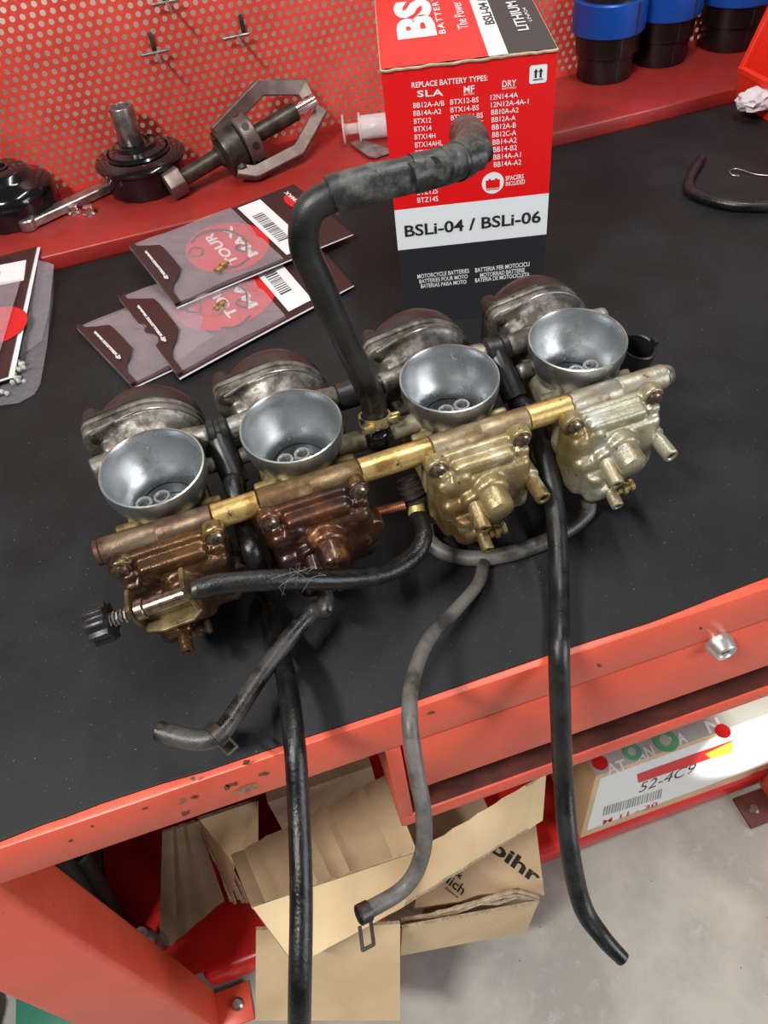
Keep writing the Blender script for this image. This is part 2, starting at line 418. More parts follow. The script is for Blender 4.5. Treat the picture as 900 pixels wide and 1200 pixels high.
# recessed rail under the drawer
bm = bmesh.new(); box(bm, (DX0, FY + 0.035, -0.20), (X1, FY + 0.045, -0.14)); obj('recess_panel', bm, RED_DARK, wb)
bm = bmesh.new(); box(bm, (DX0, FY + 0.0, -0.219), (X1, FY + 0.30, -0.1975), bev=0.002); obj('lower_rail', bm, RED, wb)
bm = bmesh.new(); box(bm, (DX0 + 0.013, FY + 0.0025, -0.1978), (X1, FY + 0.036, -0.1968)); obj('rail_top_grime_shade', bm, RED_DARK, wb)  # dark skin: grime on the rail top plus the drawer's shade put into the colour
bm = bmesh.new(); box(bm, (DX0 - 0.001, FY + 0.0005, -0.218), (DX0 + 0.012, FY + 0.4, -0.0562), bev=0.001); obj('drawer_runner', bm, RED, wb)
# legs
for k, (xa, xb) in enumerate(((-0.392, -0.292), (0.612, 0.69))):
    bm = bmesh.new(); box(bm, (xa, 0.283, FLOOR_Z + 0.006), (xb, 0.343, -0.057), bev=0.006, seg=3); lg = obj('leg', bm, RED, wb)
    s = 1 if k == 0 else -1; xe = xb if k == 0 else xa
    bm = bmesh.new()
    box(bm, (min(xe - s * .02, xe + s * 0.05), 0.285, FLOOR_Z + 0.001), (max(xe - s * .02, xe + s * 0.05), 0.335, FLOOR_Z + 0.007), bev=0.001); obj('foot_plate', bm, RED_DARK if k else RED, lg)
    bm = bmesh.new(); lathe(bm, [(0, 0.006), (0.006, 0.006), (0.009, 0.003), (0.009, 0)], frame((xe + s * 0.03, 0.31, FLOOR_Z + 0.007), (0, 0, 1)), 16); obj('bolt', bm, STEEL, lg)
for xa in (-0.365, 0.625):
    bm = bmesh.new(); box(bm, (xa, 1.14, FLOOR_Z + 0.001), (xa + 0.07, 1.20, -0.06), bev=0.006); obj('leg', bm, RED_SHELF, wb)
bm = bmesh.new(); box(bm, (-0.425, 0.36, FLOOR_Z + 0.01), (-0.418, 1.15, -0.06)); obj('side_panel', bm, RED_DARK, wb)
# lower shelf
bm = bmesh.new(); box(bm, (-0.415, 0.348, -0.705), (0.61, 1.15, -0.699)); box(bm, (-0.29, 0.335, -0.752), (0.61, 0.375, -0.70), bev=0.012, seg=4)
obj('lower_shelf', bm, RED_SHELF, wb)
bm = bmesh.new(); box(bm, (-0.62, 1.15, FLOOR_Z + 0.01), (0.69, 1.158, -0.03)); obj('back_panel', bm, RED_DARK, wb)

# rubber mat
edge = [(0, 985), (50, 965), (75, 957), (120, 940), (190, 917), (240, 903), (340, 869), (445, 835), (560, 795), (673, 756), (760, 729), (805, 712), (850, 694), (900, 675)]
fp = [bz(x, y, 0) for x, y in edge]
fp = [Vector((X0, fp[0].y, 0))] + fp + [Vector((X1, fp[-1].y + 0.003, 0))]
fp = [Vector((p.x, max(FY + 0.002, p.y), 0)) for p in fp]
t = bmesh.new(); prev = None
for p in fp:
    c = [t.verts.new((p.x, 1.045, -0.002)), t.verts.new((p.x, 1.045, 0)), t.verts.new((p.x, p.y + 0.0015, 0)), t.verts.new((p.x, p.y, -0.0005)), t.verts.new((p.x, p.y, -0.002))]
    if prev:
        for k in range(4): t.faces.new((prev[k], prev[k + 1], c[k + 1], c[k]))
    prev = c
bmesh.ops.recalc_face_normals(t, faces=t.faces)
tag(obj('rubber_mat', t, RUBBER_MAT, ang=20), 'large black rubber mat covering the bench top, dusty and oil spotted', 'mat')

# ------------------------------------------------------------------ tool panel: ledge + perforated board
PY = 1.225
tp = root('tool_panel', 'red perforated steel back panel with a red ledge along its foot', 'tool panel', (0.3, PY, 0.0))
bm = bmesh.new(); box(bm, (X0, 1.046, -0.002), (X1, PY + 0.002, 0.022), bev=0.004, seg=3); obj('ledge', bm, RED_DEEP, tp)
pitch, hr = 0.01285, 0.0037
row = pitch * math.sqrt(3) / 2
V, Fc = [], []
angs = [rad(30 * k) for k in range(12)]
R6 = pitch / math.sqrt(3)
def hexr(a):                                   # boundary of a pointy-top hexagon
    k = (a - rad(0)) % rad(60) - rad(30); return R6 * math.cos(rad(30)) / math.cos(k if abs(k) <= rad(30) else 0)
hexb = []
for a in angs:
    d = math.degrees(a) % 60
    hexb.append(R6 if abs(d - 30) < 1 else R6 * math.cos(rad(30)))
z_lo, z_hi, x_lo, x_hi = 0.034, 0.40, -0.34, 1.30
j = 0; z = z_lo
while z < z_hi:
    x = x_lo + (pitch / 2 if j % 2 else 0)
    while x < x_hi:
        b = len(V)
        for a, h in zip(angs, hexb): V.append((x + h * math.cos(a), PY, z + h * math.sin(a)))
        for a in angs: V.append((x + hr * math.cos(a), PY, z + hr * math.sin(a)))
        for a in angs: V.append((x + hr * math.cos(a), PY + 0.0016, z + hr * math.sin(a)))
        for k in range(12):
            k2 = (k + 1) % 12
            Fc.append((b + k, b + k2, b + 12 + k2, b + 12 + k)); Fc.append((b + 12 + k, b + 12 + k2, b + 24 + k2, b + 24 + k))
        x += pitch
    z += row; j += 1
me = bpy.data.meshes.new('perforated_board'); me.from_pydata(V, [], Fc)
obj('perforated_board', me, RED_PEG, tp, flat=True)
bm = bmesh.new()
box(bm, (X0, PY - 0.0005, 0.02), (X1, PY + 0.0025, z_lo - row * 0.42)); box(bm, (X0, PY - 0.0005, 0.02), (x_lo - 0.001, PY + 0.0025, 0.41)); box(bm, (x_hi, PY - 0.0005, 0.02), (X1, PY + 0.0025, 0.41)); box(bm, (X0, PY - 0.0005, z_hi - 0.004), (X1, PY + 0.0025, 0.41))
obj('board_border', bm, RED_PEG, tp)

# hooks on the panel
for k, (cx, cy, lb) in enumerate(((181, 61, 'bent wire tool hook on the red panel above the black filter cup'),
                                  (276, 42, 'bent wire tool hook on the red panel above the gear puller'),
                                  (193, 2, 'wire tool hook cut by the upper edge of the photo'))):
    p = by(cx, cy, PY - 0.009)
    h = root('panel_hook', lb, 'hook', (p.x, PY, p.z), 'wire hooks on the perforated panel')
    bm = bmesh.new(); cyl(bm, p - Vector((0.019, 0.004, 0)), p + Vector((0.019, -0.004, 0.0)), 0.0021, bev=0.0006); obj('crossbar', bm, STEEL, h)
    bm = bmesh.new(); tube(bm, [(p.x + 0.002, p.y, p.z), (p.x + 0.003, p.y - 0.022, p.z - 0.004), (p.x + 0.004, p.y - 0.036, p.z - 0.004)], 0.002, 10, 5); obj('prong', bm, STEEL, h)
    bm = bmesh.new(); box(bm, (p.x - 0.002 + (.012 if k == 1 else 0), p.y + 0.004, p.z), (p.x + 0.004 + (.012 if k == 1 else 0), PY - 0.001, p.z + 0.022), bev=0.0008); obj('hook_shank', bm, STEEL_DARK, h)

# ------------------------------------------------------------------ things on the ledge
LZ = 0.022
def filter_cup(name, px, py, lb, sc=1.0, dome=False):
    c = bz(px, py, LZ)
    r = root(name, lb, 'filter wrench', c)
    seg = 15; bm = bmesh.new()
    prof = [(0.046, 0.0), (0.0475, 0.002), (0.0475, 0.006), (0.0485, 0.028), (0.0535, 0.032), (0.054, 0.035), (0.052, 0.0375), (0.036, 0.041), (0.034, 0.0455), (0.026, 0.048), (0.024, 0.052), (0, 0.052)]
    if dome: prof = [(0.051, 0.0), (0.053, 0.002), (0.0535, 0.026), (0.0525, 0.033), (0.047, 0.039), (0.037, 0.043), (0.034, 0.046), (0.030, 0.052), (0.026, 0.0545), (0.010, 0.055), (0.009, 0.052), (0, 0.052)]
    lathe(bm, [(a * sc, b * sc) for a, b in prof], Matrix.Translation(c), seg * 2)
    # flutes around the skirt
    for v in bm.verts:
        d = v.co - c
        if d.z < 0.024 * sc and d.xy.length > 0.03 * sc:
            a = math.atan2(d.y, d.x); k = 1 - 0.035 * (0.5 + 0.5 * math.cos(seg * a))
            v.co = Vector((c.x + d.x * k, c.y + d.y * k, v.co.z))
    obj('cup_shell', bm, BLACK_GLOSS, r, 40)
    if dome: return c, r
    bm = bmesh.new(); lathe(bm, [(0.0365 * sc, 0.040 * sc), (0.0385 * sc, 0.042 * sc), (0.0365 * sc, 0.044 * sc)], Matrix.Translation(c), 32, close=True); obj('rim_bead', bm, BLACK_GLOSS, r)
    return c, r
cA, rA = filter_cup('oil_filter_cup', 22, 250, 'black cup shaped oil filter wrench at the end of the ledge, without a socket', 1.2, True)
bm = bmesh.new(); lathe(bm, [(0.015, 0.0655), (0.0155, 0.0675), (0.0115, 0.068), (0.0105, 0.0655)], Matrix.Translation(cA), 20, close=True); obj('drive_hole_rim', bm, BLACK_GLOSS, rA)
cB, rB = filter_cup('oil_filter_cup', 175, 217, 'black cup shaped oil filter wrench with a steel socket standing on it', 1.2)
bm = bmesh.new(); b0 = cB + Vector((-0.004, 0, 0.0626)); ax = Vector((-0.05, 0.02, 1)).normalized()
lathe(bm, [(0, 0), (0.0160, 0), (0.0165, 0.001), (0.0165, 0.0475), (0.0155, 0.049), (0.0125, 0.049), (0.0120, 0.048), (0.0120, 0.030), (0, 0.030)], frame(b0, (0, 0, 1)), 32)
tag(obj('socket', bm, STEEL), 'short steel socket standing on top of the black filter cup', 'socket')

# flat steel bar between the cups
a, b = bz(33, 262, LZ + 0.008), bz(128, 218, LZ + 0.008)
bm = bmesh.new(); bar(bm, [a, b], 0.020, 0.012, (0, 0, 1)); cyl(bm, a - Vector((0, 0, .008)), a + Vector((0, 0, .0085)), 0.0125, seg=20, bev=0.002)
d = (b - a).normalized(); q = bz(34, 268, LZ)
tag(obj('flat_wrench', bm, STEEL), 'flat worn steel bar handle lying between the two black filter cups', 'wrench')
for k, (px, py, lb) in enumerate(((88, 249, 'small steel flange nut on the ledge, the one nearer the flat bar'), (106, 250, 'small steel flange nut on the ledge, the one further from the flat bar'))):
    c = bz(px, py, LZ); r = root('flange_nut', lb, 'nut', c, 'loose steel nuts')
    bm = bmesh.new(); lathe(bm, [(0.005, 0), (0.0105, 0), (0.0108, 0.002), (0.008, 0.004), (0.005, 0.004)], Matrix.Translation(c), 20, close=True); obj('flange', bm, CHROME, r)
    bm = bmesh.new(); prism(bm, ngon(6, 0.0085, 0.3 + k), 0.0075, Matrix.Translation(c + Vector((0, 0, 0.0035))), bev=0.0007); obj('hexagon', bm, CHROME, r)

# gear puller
s0 = by(207, 214, 1.075); s0.z = max(s0.z, LZ + 0.022); s0 = bz(205, 214, LZ + 0.020); s1 = by(369, 117, 1.180)
d = (s1 - s0).normalized(); Lp = (s1 - s0).length
pu = root('gear_puller', 'two-armed steel gear puller leaning against the perforated panel', 'gear puller', (s0.x + 0.1, 1.12, LZ))
S = lambda t: s0 + d * (Lp * t)
fx = frame(s0, d)
bm = bmesh.new(); prism(bm, ngon(6, 0.021, 0.2), 0.024, frame(s0 - d * 0.012, d), bev=0.0018); obj('hex_head', bm, STEEL_ARM, pu)
bm = bmesh.new(); cyl(bm, S(0.05), S(0.36), 0.0115, bev=0.001); cyl(bm, S(0.5), S(0.86), 0.0125, bev=0.001); obj('spindle', bm, STEEL_DARK, pu)
bm = bmesh.new(); cyl(bm, S(0.86), S(1.0), 0.0085, 0.0075, bev=0.001); obj('spindle_tip', bm, CHROME, pu)
bm = bmesh.new(); lathe(bm, [(0, 0), (0.013, 0), (0.016, 0.004), (0.031, 0.008), (0.033, 0.014), (0.033, 0.034), (0.030, 0.038), (0, 0.038)], frame(S(0.30), d), 32); obj('body', bm, STEEL_DARK, pu)
bm = bmesh.new(); lathe(bm, [(0, 0), (0.034, 0), (0.036, 0.002), (0.036, 0.020), (0.034, 0.022), (0, 0.022)], frame(S(0.46), d), 32)
obj('collar', bm, STEEL_ARM, pu)
for k in range(8):
    an = 2 * math.pi * k / 8; u = fx.col[0].to_3d() * math.cos(an) + fx.col[1].to_3d() * math.sin(an)
    bm = bmesh.new(); p = S(0.46) + d * 0.011 + u * 0.0352; cyl(bm, p, p + u * 0.0012, 0.0055, seg=12); obj('collar_hole', bm, INK_BLACK, pu)
up = [by(252, 157, 1.145), by(304, 103, 1.180), by(352, 102, 1.195), by(358, 113, 1.185)]
lo = [bz(278, 200, LZ + 0.020), bz(300, 203, LZ + 0.012), bz(350, 177, LZ + 0.018), by(377, 128, 1.190)]
na = (up[1] - up[0]).cross(up[2] - up[1]).normalized(); nb = (lo[2] - lo[1]).cross(lo[3] - lo[2]).normalized()
bm = bmesh.new(); bar(bm, up, 0.020, 0.012, na); obj('arm', bm, STEEL_ARM, pu)
bm = bmesh.new(); bar(bm, lo, 0.018, 0.012, nb); obj('arm', bm, STEEL_ARM, pu)
bm = bmesh.new(); cyl(bm, S(0.42) + (up[0] - S(0.42)) * 0.3, up[0], 0.009); cyl(bm, S(0.42) + (lo[0] - S(0.42)) * 0.3, lo[0] + (lo[1] - lo[0]) * .3, 0.009); obj('arm_lugs', bm, STEEL_DARK, pu)

# syringe
sa, sb = bz(402, 152, LZ + 0.020), bz(470, 144, LZ + 0.020)
d = (sb - sa).normalized(); sy = root('syringe', 'translucent plastic syringe lying on the ledge behind the battery carton', 'syringe', (sa.x + .05, sa.y, LZ))
fs = frame(sa, d)
bm = bmesh.new(); lathe(bm, [(0, 0), (0.020, 0), (0.020, 0.0022), (0, 0.0022)], fs, 24); cyl(bm, sa + d * 0.002, sa + d * 0.05, 0.0075, seg=16); obj('plunger', bm, SYRINGE, sy)
bm = bmesh.new(); lathe(bm, [(0.0145, 0.024), (0.0205, 0.024), (0.0205, 0.0265), (0.0165, 0.0265), (0.0165, 0.085), (0.004, 0.09), (0.004, 0.10), (0.002, 0.10), (0.002, 0.088), (0.0145, 0.083)], fs, 28, close=True); obj('barrel', bm, SYRINGE, sy)
# steel strip in front of the syringe
q = [bz(409, 171, LZ), bz(425, 168, LZ), bz(462, 180, LZ), bz(440, 188, LZ), bz(432, 187, LZ)]
bm = bmesh.new(); sheet(bm, [p + Vector((0, 0, 0.003)) for p in q], 0.0026); tag(obj('steel_strip', bm, STEEL, flat=True), 'pointed grey steel strip lying on the ledge in front of the syringe', 'metal strip')

# blue and black cylinders
def clamp_tool(px, py, rr, lb, top):
    c = bz(px, py, LZ); r = root('ring_compressor', lb, 'tool', c, 'blue banded black cylinders')
    k = rr
    bm = bmesh.new(); lathe(bm, [(0, 0), (0.041 * k, 0), (0.042 * k, 0.002), (0.0425 * k, 0.035), (0.047 * k, 0.037), (0.0485 * k, 0.068), (0, 0.068)], Matrix.Translation(c), 40); obj('lower_sleeve', bm, BLACK_CLAMP, r)
    bm = bmesh.new(); lathe(bm, [(0, 0.066), (0.0525 * k, 0.066), (0.0545 * k, 0.068), (0.0545 * k, 0.110), (0.0525 * k, 0.112), (0, 0.112)], Matrix.Translation(c), 48); obj('blue_band', bm, BLUE, r)
    bm = bmesh.new(); lathe(bm, [(0, 0.11), (0.0475 * k, 0.11), (0.0465 * k, 0.135), (0.046 * k, top), (0.043 * k, top), (0.043 * k, top - 0.02), (0, top - 0.02)], Matrix.Translation(c), 40); obj('upper_sleeve', bm, BLACK_CLAMP, r)
    for (ra, za, zb, an, wd) in ((0.0548, 0.0672, 0.1108, -70, 0.0016), (0.0482, 0.0385, 0.067, -92, 0.0010), (0.0428, 0.003, 0.035, -92, 0.0008)):
        u = Vector((math.cos(rad(an)), math.sin(rad(an)), 0)); v = Vector((-u.y, u.x, 0)); bm = bmesh.new()
        p = c + u * (ra * k - 0.001); M = frame(p + Vector((0, 0, za)), (0, 0, 1), v)
        box(bm, (-wd, -0.0012, 0), (wd, 0.0012, zb - za), M); obj('split_seam', bm, INK_BLACK, r)
clamp_tool(707, 88, 1.0, 'blue banded black cylinder on the ledge nearest the red battery carton', 0.150)
clamp_tool(771, 69, 1.0, 'blue banded black cylinder on the ledge, middle of the three', 0.150)
clamp_tool(852, 51, 1.08, 'blue banded black cylinder on the ledge behind the red parts bin', 0.155)

# red parts bin with paper
br = root('parts_bin', 'bright red open plastic parts bin standing on the mat in front of the ledge', 'bin', (0.97, 0.98, 0.0))
bx = bz(862, 119, 0.0); x0, ya, yb = bx.x, 0.87, bx.y - 0.002
zl = by(859, 84, yb).z; pk = by(903, 10, yb); xk, zk = pk.x, pk.z
bm = bmesh.new(); box(bm, (x0 + .004, ya, 0.0005), (x0 + .26, yb, 0.005)); obj('bin_base', bm, BIN_RED, br)
side = [(x0 + .002, 0.0), (x0 + .26, 0.0), (x0 + .27, zk), (xk, zk), (x0 - .003, zl)]
for y_ in (yb - 0.004, ya):
    bm = bmesh.new(); prism(bm, [(x, -z) for x, z in side], 0.004, Matrix(((1, 0, 0, 0), (0, 0, 1, y_), (0, -1, 0, 0.0005), (0, 0, 0, 1)))); obj('side_wall', bm, BIN_RED, br, flat=True)
bm = bmesh.new(); sheet(bm, [(x0 + .002, ya, .001), (x0 + .002, yb, .001), (x0 - .003, yb, zl), (x0 - .003, ya, zl)], 0.004); obj('front_lip', bm, BIN_RED, br, flat=True)
bm = bmesh.new(); sheet(bm, [(x0 + .26, yb, .001), (x0 + .26, ya, .001), (x0 + .27, ya, zk), (x0 + .27, yb, zk)], 0.004); obj('rear_wall', bm, BIN_RED, br, flat=True)
bm = bmesh.new(); bar(bm, [(x0 - .004, ya - .003, zl), (x0 - .004, yb + .003, zl)], 0.009, 0.009, (0, 0, 1)); bar(bm, [(x0 - .004, yb - .001, zl), (xk, yb - .001, zk), (x0 + .27, yb - .001, zk)], 0.009, 0.009, (0, 1, 0)); bar(bm, [(x0 - .004, ya + .001, zl), (xk, ya + .001, zk), (x0 + .27, ya + .001, zk)], 0.009, 0.009, (0, 1, 0))
obj('rim', bm, BIN_RED, br)
pc = Vector((x0 - 0.006, 0.985, zl * 0.75)); pc = by(886, 117, 0.985); rng = random.Random(5); bm = bmesh.new()
bmesh.ops.create_icosphere(bm, subdivisions=3, radius=1)
for v in bm.verts:
    k = 1 + rng.uniform(-0.22, 0.22); v.co = pc + Vector((v.co.x * 0.026 * k, v.co.y * 0.02 * k, v.co.z * 0.014 * k))
tag(obj('tissue_paper', bm, PAPER, flat=True), 'crumpled white tissue paper at the lip of the red parts bin', 'paper')

# short black hose and wire on the mat
def hose(name, pts, r, m, lb, group=None, hollow=0.55, n=12, seg=18, wob=0.0):
    bm = bmesh.new(); tube(bm, pts, r, seg, n, hollow=hollow, wob=wob)
    return tag(obj(name, bm, m, ang=50), lb, 'hose', group)
hose('rubber_hose', [bz(822, 186, 0.0068), bz(808, 209, 0.0068), bz(812, 226, 0.0068), bz(845, 238, 0.0068), bz(885, 242, 0.0068), bz(950, 238, 0.0068)], 0.0066, HOSE,
     'short black rubber hose curved on the mat near the red bin')
bm = bmesh.new(); tube(bm, [bz(866, 206, .001), bz(858, 205, .0012), bz(855, 201, .002), bz(860, 198, .003), bz(868, 199, .003), bz(884, 204, .0015), bz(905, 206, .001), bz(940, 205, .001)], 0.0009, 8, 8)
tag(obj('wire', bm, STEEL), 'thin silver wire with a twisted loop end on the mat', 'wire')

# ------------------------------------------------------------------ battery carton
phi = -0.27198; bxo = Vector((0.1977, 0.72, 0.0)); bw, bh, bd = 0.1545, 0.2662, 0.24
U = Vector((math.cos(phi), math.sin(phi), 0)); Dn = Vector((-math.sin(phi), math.cos(phi), 0)); Zu = Vector((0, 0, 1)); Nf = -Dn
bc = root('battery_carton', 'red, white and black motorcycle battery carton standing on the mat', 'box', bxo + U * bw / 2 + Dn * bd / 2)
def BP(u, dd, z): return bxo + U * u + Dn * dd + Zu * z
zw0, zw1 = 0.352 * bh, 0.518 * bh
t = bmesh.new()
def quad(t, pts, mi):
    f = t.faces.new([t.verts.new(p) for p in pts]); f.material_index = mi
ft = 0.0
for (za, zb, mi) in ((0.0, zw0, 2), (zw0, zw1, 1), (zw1, bh, 0)):
    quad(t, [BP(0, 0, za), BP(bw, 0, za), BP(bw, 0, zb), BP(0, 0, zb)], mi)
    quad(t, [BP(bw, 0, za), BP(bw, bd, za), BP(bw, bd, zb), BP(bw, 0, zb)], mi)
    quad(t, [BP(0, bd, za), BP(0, 0, za), BP(0, 0, zb), BP(0, bd, zb)], mi)
    quad(t, [BP(bw, bd, za), BP(0, bd, za), BP(0, bd, zb), BP(bw, bd, zb)], mi)
for (ua, ub, mi) in ((0, 0.615, 0), (0.615, 0.725, 1), (0.725, 1.0, 2)):
    quad(t, [BP(bw * ua, 0.001, bh + .0022), BP(bw * ub, 0.001, bh + .0022), BP(bw * ub, bd, bh + .0022), BP(bw * ua, bd, bh + .0022)], mi)
quad(t, [BP(0, 0, 0), BP(0, bd, 0), BP(bw, bd, 0), BP(bw, 0, 0)], 2)
bmesh.ops.remove_doubles(t, verts=t.verts, dist=1e-5); bmesh.ops.recalc_face_normals(t, faces=t.faces)
obj('carton_body', t, [BOX_RED, BOX_WHITE, BOX_BLACK], bc, flat=True)
bm = bmesh.new(); pts = []
rng = random.Random(2)
for k in range(26): pts.append(BP(bw * (-0.004 + 1.008 * k / 25), 0.0 - 0.0008 + rng.uniform(-.0005, .0004), bh + 0.0009 + rng.uniform(-.0004, .0006)))
tube(bm, pts, 0.0013, 6, 2); tube(bm, [BP(bw * 1.0, y, bh + .001) for y in (0, .06, .12, .18, bd)], 0.0011, 6, 3); tube(bm, [BP(0, y, bh + .001) for y in (0, .06, .12, .18, bd)], 0.0011, 6, 3)
obj('flap_edge', bm, CARD_EDGE, bc)
P0f = BP(0, 0, 0); P0t = BP(0, 0, bh + .0022)
def FT(s, a, b, cap, m=INK_WHITE, bold=0.012, sp=1.0):
    A, B = bpl(*a, P0f, Nf), bpl(*b, P0f, Nf); C = bpl(*cap, P0f, Nf)
    C = A + Zu * (C - A).dot(Zu)
    lettering(s, A, B, C, Nf, m, bc, bold, sp)
FT('REPLACE BATTERY TYPES:', (482.5, 103), (571.5, 94), (482.5, 96.5))
FT('SLA', (489.2, 113.6), (519.3, 111.6), (489, 106), bold=0.02, sp=1.1)
FT('MF', (543.5, 109), (556, 107.5), (543.5, 101))
FT('BATTERY', (543.5, 112), (556, 110.5), (543.5, 109.8), bold=0)
FT('DRY', (588.5, 102), (605, 100.3), (588.5, 94.5))
FT('BATTERY', (588.5, 105), (605, 103.4), (588.5, 102.9), bold=0)
def col(items, x0, xc, y0, dy, slope, cap):
    for k, s in enumerate(items):
        wpx = len(s) * xc; y = y0 + dy * k; x = x0 + 0.42 * k
        FT(s, (x, y), (x + wpx, y - slope * wpx), (x, y - cap), bold=0.006)
col(['BB12A-A/B', 'BB14A-A2', 'BTX12', 'BTX14', 'BTX14H', 'BTX14AHL', 'BTX14L', 'BTX15L', 'BTX16', 'BTX20CH', 'BTZ10S', 'BTZ12S', 'BTZ14S'], 484.3, 4.05, 126.5, 9.25, 0.085, 6.0)
col(['BTX12-BS', 'BTX14-BS', 'BTX14H-BS', 'BTX15L-BS'], 527.6, 4.15, 122.4, 9.3, 0.095, 6.0)
col(['12N14-4A', '12N12A-4A-1', 'BB10A-A2', 'BB12A-A', 'BB12A-B', 'BB12C-A', 'BB14-A2', 'BB14-B2', 'BB14A-A1', 'BB14A-A2'], 574.8, 4.0, 117, 8.75, 0.10, 6.0)
FT('SPACERS', (592.3, 211.5), (613.5, 208.8), (592.3, 206.3)); FT('INCLUDED', (592.6, 218), (615, 215), (592.6, 212.8))
FT('BSLi-04 / BSLi-06', (474.8, 277.3), (633.5, 260), (474.6, 264), m=INK_BLACK, bold=0.022)
FT('MOTORCYCLE BATTERIES', (489.3, 326.3), (549.7, 319.3), (489.3, 321.5)); FT('BATTERIES POUR MOTO', (491.5, 332), (548, 325.8), (491.5, 327.4)); FT('BATERIAS PARA MOTO', (493.3, 337.6), (546.7, 332), (493.3, 333))
FT('BATTERIA PER MOTOCICLI', (556.8, 319), (620.3, 311.5), (556.8, 314)); FT('MOTORRAD BATTERIE', (562.7, 324.8), (614.7, 318.4), (562.7, 320)); FT('BATERIA DE MOTOCICLETA', (556.8, 330.7), (620.5, 323.4), (556.8, 326))
# arrows label
def fuv(px, py): p = bpl(px, py, P0f, Nf) - bxo; return p.dot(U), p.z
def fpoly(pts, m, name, eps=0.0004): decal([BP(u, 0, z) for u, z in pts], Nf, m, bc, name, eps)
u0, z0 = fuv(620, 98.5); u1, z1 = fuv(641.5, 74.5)
fpoly(rrect(u0, z0, u1, z1, 0.0018), INK_WHITE, 'handling_label')
for k in (0.36, 0.64):
    uc = u0 + (u1 - u0) * k; hz = z1 - z0; a = 0.0009; b = 0.0021
    fpoly([(uc - a, z0 + hz * .3), (uc + a, z0 + hz * .3), (uc + a, z0 + hz * .62), (uc + b, z0 + hz * .62), (uc, z0 + hz * .82), (uc - b, z0 + hz * .62), (uc - a, z0 + hz * .62)], INK_BLACK, 'up_arrow', 0.0007)
fpoly([(u0 + (u1 - u0) * .2, z0 + (z1 - z0) * .18), (u1 - (u1 - u0) * .2, z0 + (z1 - z0) * .18), (u1 - (u1 - u0) * .2, z0 + (z1 - z0) * .24), (u0 + (u1 - u0) * .2, z0 + (z1 - z0) * .24)], INK_BLACK, 'base_bar', 0.0007)
uc, zc = fuv(577.5, 214.2)
fpoly([(uc + 0.0108 * math.cos(k * math.pi / 14), zc + 0.0108 * math.sin(k * math.pi / 14)) for k in range(28)], INK_WHITE, 'spacer_emblem')
q = 0.0068; fpoly([(uc - q, zc - .005), (uc + q, zc - .005), (uc + q, zc + .0032), (uc + q * .62, zc + .0032), (uc + q * .62, zc + .0045), (uc + q * .3, zc + .0045), (uc + q * .3, zc + .0032), (uc - q * .3, zc + .0032), (uc - q * .3, zc + .0045), (uc - q * .62, zc + .0045), (uc - q * .62, zc + .0032), (uc - q, zc + .0032)], BOX_RED, 'battery_symbol', 0.0007)
fpoly([(uc - q * .95, zc - .0068), (uc + q * .95, zc - .0068), (uc + q * .95, zc - .0058), (uc - q * .95, zc - .0058)], BOX_RED, 'base_bar', 0.0007)
# lettering on the lid, reading away from the viewer
def TT(s, base_px, end_d, cap_px, m, bold=0.012, sp=1.0):
    A = bpl(*base_px, P0t, Zu); C = bpl(*cap_px, P0t, Zu); C = A - U * abs((C - A).dot(U))
    lettering(s, A, A + Dn * end_d, C, Zu, m, bc, bold, sp)
TT('BS', (509.5, 42), 0.115, (466, 48), INK_WHITE, bold=0.05)
TT('BATTERY', (522.5, 39.5), 0.115, (515, 40.5), INK_WHITE, sp=1.25)
TT('The Power you need', (549.5, 33.5), 0.155, (537.5, 36.5), INK_WHITE, bold=0.0)
TT('BSLi-04 / BSLi-06', (580, 28), 0.15, (569, 30.5), INK_BLACK, bold=0.02)
TT('LITHIUM', (620, 35), 0.085, (607.5, 37.5), INK_WHITE); TT('LiFePO4', (623.5, 25), 0.04, (619.5, 25.5), INK_WHITE, bold=0.0)
# white corner tab by the carton foot
q = [bz(505, 368, 0.001), bz(517, 364, 0.001), bz(520, 372, 0.001), bz(508, 376, 0.001)]
bm = bmesh.new(); sheet(bm, q, 0.0006); tag(obj('paper_slip', bm, INK_WHITE, flat=True), 'small white paper slip at the foot of the battery carton', 'paper')

